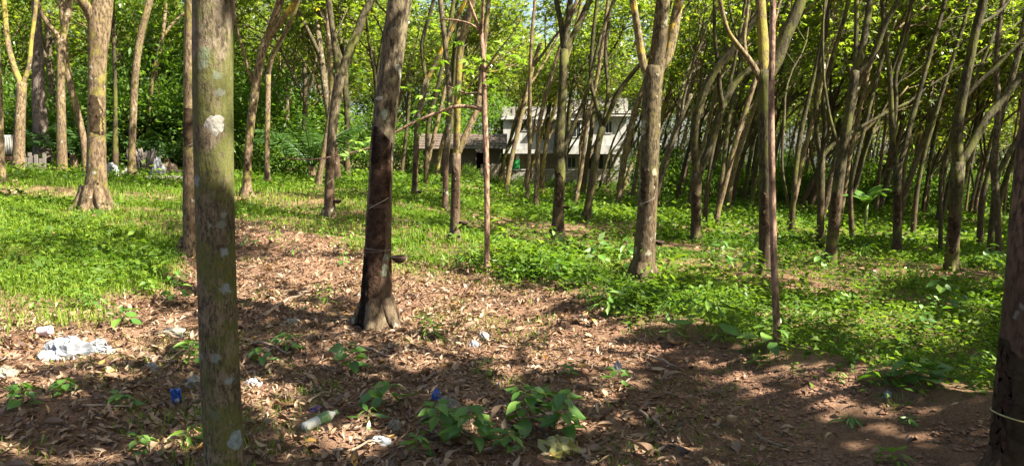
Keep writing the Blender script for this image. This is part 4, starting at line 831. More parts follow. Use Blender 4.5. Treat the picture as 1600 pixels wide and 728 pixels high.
# soil clods
ico_v = np.array([(0, 0, 1), (.9, 0, .3), (.28, .85, .3), (-.72, .52, .3), (-.72, -.52, .3), (.28, -.85, .3), (0, 0, -.6)]); ico_t = np.array([(0, 1, 2), (0, 2, 3), (0, 3, 4), (0, 4, 5), (0, 5, 1), (6, 2, 1), (6, 3, 2), (6, 4, 3), (6, 5, 4), (6, 1, 5)])
x, y = scatter(230000, -3, 5, 3.4, 9, lambda a, b: (behind(a, b) < 0.1) * (0.10 + 0.75 * sstep(0.0, 2.2, a)) * sstep(0.25, 0.6, fbm(a * 2, b * 2, 140)), rg); z = gz(x, y); n = len(x)
sz = 0.004 + 0.020 * rg.random(n) ** 4
V = (ico_v[None] * (1 + rg.normal(0, 0.22, (n, 7, 3)))) * sz[:, None, None] * np.array([1, 1, 0.7]) + np.c_[x, y, z][:, None, :]
T = (ico_t[None] + (np.arange(n) * 7)[:, None, None]).reshape(-1, 3)
tag(obj('soil_clods', mesh('soil_clods', V.reshape(-1, 3), [T], M_STONE, False), ground), kind='stuff')
# dead sticks
for k, (px, py, dx, dy, th) in enumerate(((392, 540, 60, 18, 5), (225, 560, 50, 14, 4), (265, 528, 30, 12, 4), (410, 500, 70, -40, 6), (560, 545, 50, 20, 5), (690, 645, 60, 12, 6), (1010, 560, 50, 22, 5), (1180, 690, 46, 20, 4), (480, 640, 40, -24, 5), (860, 700, 60, 8, 4), (300, 545, -40, 22, 4), (1000, 655, 46, 26, 5), (640, 545, -30, 24, 5), (520, 720, 70, -20, 6), (130, 640, 70, 10, 5))):
    p0, p1 = hit(px, py), hit(px + dx, py + dy); L = np.linspace(0, 1, 6)[:, None]; pts = p0 + (p1 - p0) * L + rg.normal(0, 0.012, (6, 3)); pts[:, 2] = gz(pts[:, 0], pts[:, 1]) + 0.02 + rg.random(6) * 0.015
    mb = MB(); tube(mb, smooth_line(pts, 10), np.linspace(1, 0.55, 10) * th / F * p0[1] / 2, 6, 0.08); obj('stick', mb.me('stick', M_STICK), ground)

# ------------------------------------------------------------------ weeds and young plants, one by one
PL = {}
for kind in ('broad', 'heart', 'long'):
    for k in range(4):
        for m in (M_PLANT, M_LIME):
            v, q, uv = leaf_shape(rg, 6, 0.28, kind); PL.setdefault((kind, m.name), []).append(mesh('leaf', v, [q], m, True, np.full(len(v), 0.25 + 0.2 * k), uv))
def plant(px, py, hpx, nl, lpx, label, kind='broad', m=M_PLANT, spread=1.0, name='leafy_weed', rows=None, sm=M_STEM, cat='plant', D=None, group=None):
    b = hit(px, py) if D is None else at(px, py, D); s = b[1] / F; h = hpx * s; L = lpx * s * (0.95 if kind == 'long' else 0.84); nl = int(nl * 1.7) + 1; rng = np.random.default_rng(abs(int(px * 17 + py)))
    root = empty(name, b, label, cat, group)
    pts = np.array([[0, 0, -0.02], [rng.normal(0, .06) * h, rng.normal(0, .06) * h, h * 0.5], [rng.normal(0, .12) * h, rng.normal(0, .12) * h, h]])
    ln = smooth_line(pts, 10); mb = MB(); tube(mb, ln, np.linspace(1, 0.5, 10) * max(0.0022, h * 0.011), 6)
    ps = []
    for k in range(nl):
        t = 0.25 + 0.75 * (k + 0.5) / nl; a = k * 2.4 + rng.uniform(-0.4, 0.4); p = np.array([np.interp(t, np.linspace(0, 1, 10), ln[:, c]) for c in range(3)])
        el = 0.45 * t + rng.uniform(-0.15, 0.35); d = np.array([math.cos(a) * math.cos(el), math.sin(a) * math.cos(el), math.sin(el)]); pet = L * rng.uniform(0.25, 0.6) * spread * (1.25 - 0.6 * t)
        e = p + d * pet; tube(mb, np.array([p, p + d * pet * 0.5 + [0, 0, 0.02 * L], e]), max(0.0013, h * 0.005), 4); ps.append((e, a, el, t))
    obj('stem', mb.me('stem', sm), root)
    ms = PL[(kind, m.name)]
    for e, a, el, t in ps:
        o = obj('leaf', ms[rng.integers(len(ms))], root, e); sc = L * rng.uniform(0.65, 1.15) * (1.1 - 0.35 * t if nl > 4 else 1); o.scale = (sc,) * 3
        o.rotation_euler = (rng.uniform(-0.75, 0.15), rng.normal(0, 0.3), a - math.pi / 2)
    return root
plant(600, 640, 32, 6, 52, 'bright green weed with large pale leaves standing alone on the litter', 'broad')
plant(572, 668, 26, 5, 34, 'small weed with a few narrow leaves next to the discarded bottle', 'long')
plant(548, 585, 44, 8, 34, 'dark shaded weed clump just below the tapped trunk foot', 'heart')
plant(742, 702, 66, 14, 48, 'big glossy weed clump in the middle of the foreground patch', 'broad')
plant(690, 690, 56, 11, 44, 'broad-leaved weed next to the scrap of blue plastic', 'heart')
plant(818, 668, 60, 13, 46, 'tall dark weed at the back of the foreground patch', 'broad')
plant(880, 690, 66, 12, 46, 'weed with heart-shaped leaves hanging over the yellowed bag', 'heart')
plant(655, 716, 34, 7, 30, 'low dark weed at the near end of the foreground patch', 'broad')
plant(790, 712, 40, 8, 32, 'weed between the glossy clump and the yellowed bag', 'broad')
plant(850, 640, 34, 7, 32, 'drooping dark weed behind the yellowed bag', 'heart')
plant(966, 606, 30, 6, 26, 'small weed with a white scrap on top, alone on the bare soil', 'broad')
plant(194, 512, 30, 6, 30, 'weed with three broad leaves behind the white plastic bag', 'broad')
plant(148, 480, 48, 10, 24, 'lush sunlit weed at the grass edge above the bag', 'long', M_LIME)
plant(120, 484, 34, 9, 22, 'low bushy weed at the grass edge, left neighbour of the lush one', 'long', M_LIME)
plant(272, 478, 52, 11, 30, 'tall many-leaved weed beside the white-spotted trunk', 'broad')
plant(190, 642, 22, 6, 28, 'shaded weed with one pale leaf below the white bag', 'heart')
plant(408, 568, 24, 6, 26, 'pale weed hugging the white-spotted trunk at bag height', 'broad')
plant(448, 552, 30, 9, 24, 'leafy weed between the white-spotted and the tapped trunk', 'broad')
plant(300, 575, 40, 9, 28, 'dark weed half behind the white-spotted trunk', 'heart')
plant(302, 690, 26, 5, 30, 'bright weed at the foot of the white-spotted trunk', 'broad', M_LIME)
plant(218, 712, 30, 8, 30, 'low weed near the bottom of the photo, left of the white-spotted trunk', 'broad')
plant(30, 640, 36, 9, 30, 'shaded weed clump at the photo edge below the bag', 'heart')
plant(100, 618, 24, 7, 26, 'small shaded weed just under the white bag', 'heart')
plant(668, 530, 40, 12, 26, 'upright grassy tuft near the tapped trunk', 'long', M_LIME, 0.4, 'grass_tuft')
plant(757, 590, 28, 8, 22, 'lime yellow sprout alone on sunlit soil', 'long', M_LIME)
plant(583, 508, 26, 5, 30, 'round-leaved creeper against the foot of the tapped trunk', 'heart')
plant(886, 590, 22, 5, 20, 'tiny weed beside the orange dead leaf', 'heart')
plant(1395, 738, 34, 7, 36, 'bright sprout at the bottom edge on bare soil', 'broad', M_LIME)
plant(1328, 664, 10, 9, 24, 'flat rosette weed on bare soil', 'long')
plant(1420, 666, 12, 8, 22, 'sparse flat weed near the corded trunk', 'long')
plant(945, 500, 48, 10, 30, 'leafy weed just over the bank lip with a yellow leaf', 'long')
plant(1110, 530, 58, 9, 52, 'young sapling with long arching leaves behind the bank', 'long', name='sapling_plant')
plant(1198, 556, 44, 8, 40, 'dark sapling at the foot of the slim bare pole', 'broad', name='sapling_plant')
plant(1430, 610, 40, 7, 58, 'low plant with very large dark leaves below the bank', 'heart')
plant(1380, 602, 24, 5, 46, 'large pale leaf plant on the lip of the bank', 'broad')
plant(1476, 492, 62, 9, 32, 'upright dark sapling in the open weeds', 'broad', name='sapling_plant')
plant(795, 398, 40, 11, 30, 'light green shrubby sapling beside the reddish sapling foot', 'long', M_LIME, name='sapling_plant')
plant(735, 418, 26, 8, 24, 'small pale plant at the reddish sapling foot', 'long', M_LIME)
plant(1250, 470, 18, 8, 22, 'small weed between slim pole and curved tree', 'broad')
plant(1040, 500, 24, 8, 22, 'leafy weed in front of the big lichen-flecked trunk', 'long')
plant(510, 480, 34, 8, 18, 'narrow upright weed beside the tapped trunk, on the sunlit bank', 'long', M_LIME)
for k in range(34):
    px = 830 + 22 * k + rr_.uniform(-20, 20); py = float(np.interp(px, [780, 950, 1250, 1550], [430, 480, 545, 610])) - rr_.uniform(8, 1.0 * np.interp(px, [800, 1100, 1600], [50, 130, 190]))
    kk = rr_.randrange(3); t_ = plant(px, py, rr_.uniform(26, 48), rr_.randrange(6, 11), rr_.uniform(14, 25), 'taller leafy weed of the terrace', ('long', 'broad', 'heart')[kk], M_LIME if k % 4 == 0 else M_PLANT, group='taller weeds on the lower terrace')
    FAR.append((t_, 'tall terrace weed', t_.location.x, t_.location.y))
for k in range(46):
    px = 60 + 31 * k + rr_.uniform(-14, 14); py = float(np.interp(px, [0, 240, 370, 560, 780, 950, 1250, 1550], [500, 450, 360, 400, 440, 500, 577, 650])) + rr_.uniform(-38, 26) - (40 if px > 900 and k % 2 else 0)
    seedling = plant(px, py, rr_.uniform(14, 26), 7, rr_.uniform(12, 20), 'small green weed seedling along the border of grass and bare bank', 'long' if k % 3 else 'broad', M_PLANT if k % 2 else M_LIME, group='weed seedlings along the bank border'); FAR.append((seedling, 'tiny border seedling', seedling.location.x, seedling.location.y))

# banana plant
def banana(px, py, D, label):
    b = at(px, py, D); b[2] = gz(b[0:1], b[1:2])[0]; root = empty('banana_plant', b, label, 'plant')
    mb = MB(); tube(mb, np.array([[0, 0, -0.1], [0, 0, 0.45], [0.03, 0, 0.8]]), np.array([0.06, 0.05, 0.035]), 9); obj('stem', mb.me('stem', M_STEM), root)
    for k in range(6):
        a = k * 1.25 + 0.5; u = np.linspace(0, 1, 9); L = 1.05; el = 1.15 - 0.16 * (k % 4)
        x = u * L * math.cos(el) + 0.25 * u ** 2; z = 0.75 + L * math.sin(el) * u - (0.45 + 0.12 * (k % 3)) * u ** 2.4; wd = 0.15 * np.sin(np.clip(u * 0.92 + 0.06, 0, 1) * math.pi) ** 0.6
        v = []
        for i in range(9):
            for s, dz in ((-1, -0.05), (0, 0.0), (1, -0.05)): v.append((x[i] * math.cos(a) - s * wd[i] * math.sin(a), x[i] * math.sin(a) + s * wd[i] * math.cos(a), z[i] + dz * wd[i] * 6))
        q = [(i * 3 + j, i * 3 + j + 1, i * 3 + j + 4, i * 3 + j + 3) for i in range(8) for j in range(2)]
        obj('leaf', mesh('leaf', v, [np.array(q)], M_PLANT, True, np.full(27, 0.45), np.array([(j / 2, i / 8) for i in range(9) for j in range(3)])), root)
banana(1352, 358, 22, 'banana plant with big torn leaves among the trunks'); banana(1020, 305, 46, 'distant banana plant beside the house wall')
def palm(px, py, D, n, L, label):
    b = at(px, py, D); b[2] = gz(b[0:1], b[1:2])[0]; root = empty('young_palm', b, label, 'palm'); rng = np.random.default_rng(int(px))
    mb = MB(); tube(mb, np.array([[0, 0, -0.2], [0, 0, 0.5]]), np.array([0.16, 0.10]), 9); obj('stem', mb.me('stem', M_STEMB), root)
    for k in range(n):
        a = k * 2.4; f = frond((0, 0, 0.45), (math.cos(a) * 0.6, math.sin(a) * 0.6, 1.2 - 0.6 * k / n), L * rng.uniform(0.8, 1.1), M_PALM, 28, 0.75, 0.055, 0.55, rng); obj('frond', f.me('frond', M_PALM), root)
palm(488, 275, 24.6, 11, 2.7, 'dark young palm with upright fronds in the thicket'); palm(116, 262, 23, 8, 1.6, 'small arching palm behind the stout tan tree'); palm(262, 268, 24.6, 9, 1.7, 'feathery palm in the thicket behind the firewood')

# ------------------------------------------------------------------ shrubs and far growth
def shrub_mesh(seed, w_, h_, n, L=0.20):
    rng = np.random.default_rng(seed); mb = MB()
    cl = rng.normal(0, 1, (26, 3)) * np.array([w_ * 0.27, w_ * 0.27, h_ * 0.24]) + np.array([0, 0, h_ * 0.52]); cl[:, 2] = np.clip(cl[:, 2], 0.2, None)
    c = cl[rng.integers(26, size=n)]; P = c + rng.normal(0, 1, (n, 3)) * np.array([0.30, 0.30, 0.24]) * (0.6 + 0.2 * w_); P[:, 2] = np.abs(P[:, 2])
    D = unit(unit(P - np.array([0, 0, h_ * 0.4])) + rng.normal(0, 0.7, (n, 3)) + np.array([0, 0, -0.2])); N = unit(rng.normal(0, 0.6, (n, 3)) + np.array([0, 0, 1.0]))
    Ls = L * rng.uniform(0.6, 1.3, n); v, q, t = leaves(P, D, N, Ls, Ls * 0.42, 0.2, np.clip(rng.normal(0.5, 0.22, n), 0, 1))
    st = MB()
    for k in range(9):
        e = cl[k]; tube(st, smooth_line(np.array([[0, 0, -0.1], [e[0] * 0.3, e[1] * 0.3, e[2] * 0.5], e]), 6), np.linspace(0.03, 0.008, 6), 5)
    return mesh('foliage', v, [q], M_UND, True, t), st.me('stem', M_STEMB)
SHV = [shrub_mesh(400 + k, (2.6, 3.4, 2.0, 3.0)[k % 4], (2.6, 3.8, 1.7, 4.6)[k % 4], (3200, 4200, 2200, 4600)[k % 4]) for k in range(8)]
def shrub(x, y, k, s, label, group):
    z = float(gz(np.array([x]), np.array([y]))[0]); o = empty('shrub', (x, y, z), label, 'shrub', group, rr_.uniform(0, 6.28)); o.scale = (s, s, s * rr_.uniform(0.85, 1.15))
    obj('foliage', SHV[k][0], o); obj('stem', SHV[k][1], o)
    if group: FAR.append((o, 'green shrub', x, y))
for k in range(36):
    y = rr_.uniform(26, 42); px = -40 + 640 * (k + rr_.random()) / 44; x = (px - 800) / F * y
    shrub(x, y, rr_.randrange(8), rr_.uniform(0.8, 1.3), 'leafy green shrub of the thicket behind the grass clearing', 'shrubs of the thicket behind the clearing')
for k in range(8):
    px = 640 + 46 * k + rr_.uniform(-15, 15); y = rr_.uniform(36, 50); shrub((px - 800) / F * y, y, (2, 6)[k % 2], rr_.uniform(0.28, 0.42), 'low green shrub in front of the house and shed walls', 'low shrubs before the house')
for k in range(44):
    px = 1000 + 700 * (k + rr_.random()) / 44; y = rr_.uniform(34, 64); shrub((px - 800) / F * y, y, (0, 2, 4, 6)[k % 4], rr_.uniform(0.5, 1.15), 'low bright shrub between the deep rows of leaning trees', 'shrubs in the deep rows')
for k in range(9): shrub(-13 + 1.5 * k, 62 + 2 * (k % 3), (1, 3, 7)[k % 3], rr_.uniform(1.2, 1.7), 'tall green shrub behind the shed roof', 'shrubs behind the shed')
shrub(*(at(1037, 280, 40)[:2]), 1, 0.75, 'dense dark round bush beyond the big lichen-flecked trunk', None)
# far woods, one mass: a low leaf layer, and whole trees set out by geometry nodes
rg2 = np.random.default_rng(77); n = 60000
x = rg2.uniform(-95, 95, n); y = 64 + 36 * rg2.random(n); hmax = 3 + 6 * fbm(x * 0.12, y * 0.05, 160); hh = hmax * rg2.random(n) ** 1.1
cl = fbm(x * 0.7 + y * 0.3, hh * 0.9 + y * 0.2, 170); k = (cl > 0.40) & (np.abs(x) < 0.7 * y + 5) & ~((y < 78) & (x > -11) & (x < 13)); x, y, hh = x[k], y[k], hh[k]; n = len(x)
z = gz(x, y) + hh; v, q, t = leaves(np.c_[x, y, z], rand_dirs(rg2, n), unit(rg2.normal(0, 0.6, (n, 3)) + [0, -0.3, 0.8]), rg2.uniform(0.25, 0.5, n), rg2.uniform(0.12, 0.24, n), 0.2, np.clip(rg2.normal(0.5, 0.2, n), 0, 1))
ml = MB(); ml.add(v, q, tint=t); tag(obj('far_undergrowth', ml.me('far_undergrowth', M_FAR)), 'far-off low greenery closing the view under the trees', 'undergrowth', kind='stuff')
pts, rot, scl, idx = [], [], [], []
for k in range(200):
    y = rr_.uniform(62, 100); x = rr_.uniform(-0.74, 0.74) * y
    if in_building(x, y) or (y < 73 and -3.5 < x < 12) or any((x - a) ** 2 + (y - b) ** 2 < 5 for a, b, c in pts): continue
    pts.append((x, y, float(gz(np.array([x]), np.array([y]))[0]))); rot.append((0, 0, rr_.uniform(-0.8, 0.8))); scl.append(rr_.uniform(1.25, 1.9)); idx.append(rr_.randrange(4))
me = bpy.data.meshes.new('far_woods'); me.from_pydata(pts, [], [])
a_ = me.attributes.new('turn', 'FLOAT_VECTOR', 'POINT'); a_.data.foreach_set('vector', np.array(rot, dtype=np.float32).ravel())
a_ = me.attributes.new('size', 'FLOAT', 'POINT'); a_.data.foreach_set('value', np.array(scl, dtype=np.float32))
a_ = me.attributes.new('which', 'INT', 'POINT'); a_.data.foreach_set('value', np.array(idx, dtype=np.int32))
fwood = tag(obj('far_woods', me), 'far-off trees closing the view behind the grove', 'woods', kind='stuff')
ng = bpy.data.node_groups.new('set out trees', 'GeometryNodeTree'); ng.interface.new_socket('Geometry', in_out='INPUT', socket_type='NodeSocketGeometry'); ng.interface.new_socket('Geometry', in_out='OUTPUT', socket_type='NodeSocketGeometry')
gi = ng.nodes.new('NodeGroupInput'); go = ng.nodes.new('NodeGroupOutput'); jn = ng.nodes.new('GeometryNodeJoinGeometry'); ng.links.new(jn.outputs[0], go.inputs[0])
def named(nm, ty):
    a = ng.nodes.new('GeometryNodeInputNamedAttribute'); a.data_type = ty; a.inputs[0].default_value = nm
    return next(o for o in a.outputs if o.enabled and o.name == 'Attribute')
for k in range(4):
    for me_, nm in zip(VR[k * 2], ('trunk', 'crown')):
        src = bpy.data.objects.new('woods_' + nm, me_)         # shape for the nodes, not placed in the scene itself
        oi = ng.nodes.new('GeometryNodeObjectInfo'); oi.inputs['Object'].default_value = src
        ip = ng.nodes.new('GeometryNodeInstanceOnPoints'); ng.links.new(gi.outputs[0], ip.inputs['Points']); ng.links.new(oi.outputs['Geometry'], ip.inputs['Instance'])
        cmpn = ng.nodes.new('FunctionNodeCompare'); cmpn.data_type = 'INT'; cmpn.operation = 'EQUAL'
        ii = [x_ for x_ in cmpn.inputs if x_.enabled]; ng.links.new(named('which', 'INT'), ii[0]); ii[1].default_value = k
        ng.links.new(cmpn.outputs[0], ip.inputs['Selection']); ng.links.new(named('turn', 'FLOAT_VECTOR'), ip.inputs['Rotation']); ng.links.new(named('size', 'FLOAT'), ip.inputs['Scale']); ng.links.new(ip.outputs[0], jn.inputs[0])
md = fwood.modifiers.new('trees', 'NODES'); md.node_group = ng

# ------------------------------------------------------------------ white house, shed, yard wall
HD = 60.0
def hz(py): return float(at(800, py, HD)[2])
def hx(px): return float(at(px, 250, HD)[0])
g0 = float(gz(np.array([hx(880)]), np.array([HD]))[0])
hb = np.array([hx(890), HD, g0])
house = empty('white_house', hb, 'two-storey white concrete house with stained parapet seen through the trunks', 'house')
def hpart(name, m, boxes, parent=house):
    mb = MB()
    for x0, x1, y0, y1, d0, d1 in boxes:      # photo columns, photo rows, depths behind the facade plane
        xa, xb, za, zb = hx(x0), hx(x1), (g0 - 0.3 if y1 is None else hz(y1)), hz(y0)
        mb.box(((xa + xb) / 2, HD + (d0 + d1) / 2, (za + zb) / 2), (xb - xa, d1 - d0, zb - za))
    return obj(name, mb.me(name, m, False, origin=hb if parent is house else (0, 0, 0)), parent)
hpart('wall', M_WHITE, [(884, 978, 178, 228, 0.0, 7.0)]); hpart('wall', M_WHITE, [(786, 883.6, 186, 233, 1.4, 8.0)])
hpart('parapet', M_PARAPET, [(882, 980, 154, 171, 0.05, 0.3)]); hpart('parapet', M_PARAPET, [(784, 881, 165, 180, 1.45, 1.7)]); hpart('parapet', M_PARAPET, [(976.5, 980, 154, 171, 0.305, 7.0)])
hpart('roof_slab', M_SHADE, [(880, 984, 172, 177.6, -0.35, 7.2)]); hpart('roof_slab', M_SHADE, [(782, 879, 180.4, 185.6, 1.1, 8.2)])
hpart('floor_slab', M_WHITE, [(884, 983, 228.5, 241, -0.9, 7.0)]); hpart('floor_slab', M_WHITE, [(786, 883, 233.5, 240, 0.6, 8.0)])
hpart('ground_floor_wall', M_WHITE, [(884, 920, 241.5, None, 0.6, 7.0)]); hpart('ground_floor_wall', M_WHITE, [(944, 978, 241.5, None, 0.3, 7.0)]); hpart('ground_floor_wall', M_WHITE, [(790, 883, 240.5, None, 3.0, 8.0)]); hpart('ground_floor_wall', M_WHITE, [(920, 944, 241.5, None, 2.2, 7.0)])
hpart('column', M_WHITE, [(955, 966, 241.5, None, -0.8, -0.4)]); hpart('column', M_WHITE, [(806, 812, 240.5, None, 0.8, 1.1)])
for x0, x1, y0, y1, d in ((843, 852, 198, 218, 1.4), (808, 830, 191, 203, 1.4), (946, 955, 190, 208, 0.0), (894, 906, 192, 214, 0.0), (888, 900, 246, 262, 0.6), (948, 954, 246, 268, 0.3)):
    f = hpart('window', M_SHADE, [(x0 - 0.8, x1 + 0.8, y0 - 0.8, y0, d - 0.06, d - 0.005), (x0 - 0.8, x1 + 0.8, y1, y1 + 0.8, d - 0.06, d - 0.005), (x0 - 0.8, x0, y0, y1, d - 0.06, d - 0.005), (x1, x1 + 0.8, y0, y1, d - 0.06, d - 0.005), ((x0 + x1) / 2 - 0.3, (x0 + x1) / 2 + 0.3, y0, y1, d - 0.06, d - 0.02)])
    g_ = hpart('pane', M_GLASS, [(x0, x1, y0, y1, d - 0.018, d - 0.004)], None); g_.parent = f; g_.location = -Vector(hb)
for x0, x1, y, d in ((882, 912, 186.5, 0.0), (940, 986, 180.5, 0.0), (836, 860, 194, 1.4)): hpart('sunshade', M_SHADE, [(x0, x1, y, y + 1.8, d - 0.55, d - 0.003)])
# yard wall of blocks
wx0, wx1 = 792, 1000; wy = HD - 3.2; sc_ = HD / wy
def blocks(x0, x1, y, z0, courses, bl, bh, th, m, root, rng, name='block'):
    me = {}
    for c in range(courses):
        xx = x0 - (c % 2) * bl / 2
        while xx < x1 - 0.02:
            a, b_ = max(xx, x0), min(xx + bl, x1)
            key = round(b_ - a, 2)
            if b_ - a > 0.05:
                if key not in me:
                    mb = MB(); mb.box((0, 0, 0), (b_ - a - 0.025, th, bh - 0.025)); me[key] = mb.me(name, m, False)
                o = obj(name, me[key], root, ((a + b_) / 2 - root.location.x, rng.uniform(-0.01, 0.01), z0 + (c + 0.5) * bh - root.location.z))
            xx += bl
zw = float(gz(np.array([hx(890)]), np.array([wy]))[0]); top = at(800, 266, wy)[2]
xa, xb = at(wx0, 270, wy)[0], at(wx1, 270, wy)[0]
yw = empty('yard_wall', ((xa + xb) / 2, wy, zw), 'low grey block wall with pale coping in front of the white house', 'wall')
bh = (top - zw + 0.15) / 5; blocks(xa, xb, wy, zw - 0.15, 5, 0.62, bh, 0.2, M_BLOCK, yw, rr_)
mb = MB(); mb.box((0, 0.03, (top - zw) / 2 - 0.1), (xb - xa, 0.12, top - zw + 0.1)); obj('mortar', mb.me('mortar', M_SHEDW, False), yw)
mb = MB(); mb.box((0, 0, top - zw + 0.035), (xb - xa + 0.06, 0.3, 0.06)); obj('coping', mb.me('coping', M_SHADE, False), yw)
# shed
SD = 52.0
def sxz(px, py): p = at(px, py, SD); return p[0], p[2]
x0, zt = sxz(660, 232); x1, _ = sxz(784, 232); zs = float(gz(np.array([(x0 + x1) / 2]), np.array([SD]))[0])
shed = empty('shed', ((x0 + x1) / 2, SD, zs), 'low grey block shed with a sloping tiled roof and dark doorway', 'shed')
cx = (x0 + x1) / 2; d0, _ = sxz(743, 240); d1, _ = sxz(757, 240)
for a, b_ in ((x0 + 0.15, d0), (d1, x1 - 0.15)):
    mb = MB(); mb.box(((a + b_) / 2 - cx, 0.3, (zt - zs) / 2 - 0.1), (b_ - a, 0.2, zt - zs + 0.2)); obj('wall', mb.me('wall', M_SHEDW, False), shed)
blk = 0
for a, b_ in ((x0 + 0.15, d0), (d1, x1 - 0.15)):
    me_ = MB(); me_.box((0, 0, 0), (0.40, 0.03, 0.20)); me_ = me_.me('block', M_SHEDW, False) if blk == 0 else me0; me0 = me_
    c = 0
    while (c + 1) * 0.225 < zt - zs:
        xx = a + 0.22 + 0.21 * (c % 2)
        while xx + 0.2 < b_: obj('block', me0, shed, (xx - cx, 0.19, 0.1 + c * 0.225)); xx += 0.425; blk += 1
        c += 1
mb = MB(); mb.box((0, 3.9, (zt - zs) / 2), (x1 - x0 - 0.3, 0.2, zt - zs)); obj('wall', mb.me('wall', M_SHEDW, False), shed)
mb = MB(); mb.box(((d0 + d1) / 2 - cx, 0.46, 0.85), (d1 - d0 - 0.06, 0.06, 1.7)); obj('doorway_shade', mb.me('doorway_shade', M_TAPD, False), shed)  # near-black sheet standing for the shade in the open doorway
_, zr = sxz(720, 219)
nt_ = 20; tl = (x1 - x0 + 0.7) / nt_; mb = MB(); mb.box((0, 0, 0), (tl - 0.02, 0.62, 0.035)); tm = mb.me('roof_tile', M_TILE, False); sl_ = math.atan2(zr - zt + 0.25, 2.3)
for r_ in range(6):
    for c in range(nt_):
        yy = -0.35 + 0.27 + r_ * 0.5; o = obj('roof_tile', tm, shed, (-(x1 - x0 + 0.7) / 2 + (c + 0.5) * tl, yy, zt - zs + 0.05 + (yy + 0.1) * math.tan(sl_) + 0.012 * (r_ % 2) + rr_.uniform(-0.01, 0.01))); o.rotation_euler = (sl_ - 0.05, rr_.uniform(-0.02, 0.02), 0)
# plank fence
px0, _ = sxz(752, 260); px1, _ = sxz(790, 260); fy = SD - 1.2; fz = float(gz(np.array([px0]), np.array([fy]))[0]); ftop = at(770, 255, fy)[2]
fe = empty('plank_fence', ((px0 + px1) / 2, fy, fz), 'brown upright plank fence between the shed and the house yard', 'fence')
n = 9; pw = (px1 - px0) / n
for k in range(n):
    h = (ftop - fz) * rr_.uniform(0.88, 1.05); mb = MB(); mb.box((0, 0, h / 2), (pw - 0.02, 0.03, h)); o = obj('plank', mb.me('plank', M_BOARD, False), fe, (-(px1 - px0) / 2 + (k + 0.5) * pw, 0, 0)); o.rotation_euler = (0, rr_.uniform(-0.03, 0.03), 0)
mb = MB(); mb.box((0, 0.04, (ftop - fz) * 0.6), (px1 - px0, 0.04, 0.08)); obj('rail', mb.me('rail', M_BOARD, False), fe)
# green sheet by the wall
def crumple(name, px, py, wpx, hpx, m, label, cat, D=None, seed=0, amp=0.3, dep=0.7, n=14, group=None):
    b = hit(px, py) if D is None else at(px, py, D); s = b[1] / F; rng = np.random.default_rng(seed + int(px))
    w_, h_ = wpx * s, hpx * s * 1.3; v = []
    for i in range(n):
        th = math.pi * i / (n - 1) * 0.62
        for j in range(n * 2):
            a = j * math.pi / n; d = np.array([math.sin(th) * math.cos(a), math.sin(th) * math.sin(a), math.cos(th)])
            f = 1 + amp * (math.sin(3 * a + 5 * th + seed) * 0.5 + math.sin(7 * a - 4 * th + seed * 2) * 0.35) * math.sin(th) + rng.normal(0, amp * 0.28)
            v.append((d[0] * w_ / 2 * f, d[1] * w_ / 2 * dep * f, max(-0.02, (d[2] - 0.15) * h_ * f)))
    q = [(i * 2 * n + j, i * 2 * n + (j + 1) % (2 * n), (i + 1) * 2 * n + (j + 1) % (2 * n), (i + 1) * 2 * n + j) for i in range(n - 1) for j in range(2 * n)]
    b[2] = b[2] if D is None else max(b[2], 0) * 0 + float(gz(b[0:1], b[1:2])[0])
    return tag(obj(name, mesh(name, v, [np.array(q)], m, False), None, b), label, cat, group)
gs = at(803, 256, HD - 3.0); mb = MB(); mb.box((0, 0, 0.35), (0.85, 0.05, 0.7)); mb.box((0.1, -0.2, 0.2), (0.5, 0.3, 0.4)); tag(obj('green_sheet', mb.me('green_sheet', M_GREENT, False), None, (gs[0], gs[1], top + 0.07)), 'green plastic sheet draped on the yard wall end', 'sheet')

# ------------------------------------------------------------------ litter people left
bag = hit(112, 556); tg = empty('plastic_bag', bag, 'crumpled white plastic bag lying on the leaf litter', 'bag'); tg.rotation_euler = (0, 0, 0.1)
def bagpart(name, dx, dy, w_, h_, m, seed, dep=0.8):
    o = crumple(name, 112, 556, w_, h_, m, None, None, seed=seed, amp=0.35, dep=dep, n=12); o.parent = tg; o.location = (dx, dy, 0)
s_ = bag[1] / F
bagpart('pouch', -0.02, 0, 62, 24, M_PLASTW, 1); bagpart('pouch', -0.16, 0.08, 40, 18, M_PLASTW, 2); bagpart('torn_flap', 0.17, 0.05, 60, 9, M_PLASTW, 3, 0.5); bagpart('torn_flap', -0.14, -0.12, 24, 12, M_PLASTW, 4); bagpart('grey_liner', 0.14, 0.16, 30, 15, M_PLASTG, 5)
def lathe(prof, m, name, n=14, parent=None, loc=None, rot=None):
    mb = MB(); k = len(prof); v = [(r * math.cos(a), r * math.sin(a), z) for r, z in prof for a in np.arange(n) * 2 * math.pi / n]
    mb.add(v, [(i * n + j, i * n + (j + 1) % n, (i + 1) * n + (j + 1) % n, (i + 1) * n + j) for i in range(k - 1) for j in range(n)])
    o = obj(name, mb.me(name, m), parent, loc)
    if rot is not None: o.rotation_euler = rot
    return o
c = hit(70, 529); lathe([(0.001, -0.05), (0.034, -0.05), (0.036, -0.045), (0.045, 0.05), (0.047, 0.052), (0.043, 0.05), (0.034, -0.04), (0.001, -0.04)], M_PINK, 'paper_cup', loc=c + np.array([0, 0, 0.045]), rot=(0.2, 1.5, 0.25))
tag(bpy.context.scene.objects['paper_cup'], 'small pinkish white cup tipped over near the bag', 'cup')
c = hit(498, 672); bt = empty('plastic_bottle', c + np.array([0, 0, 0.04]), 'dusty plastic bottle with green label lying on the litter', 'bottle'); bt.rotation_euler = (0, 1.35, 0.75)
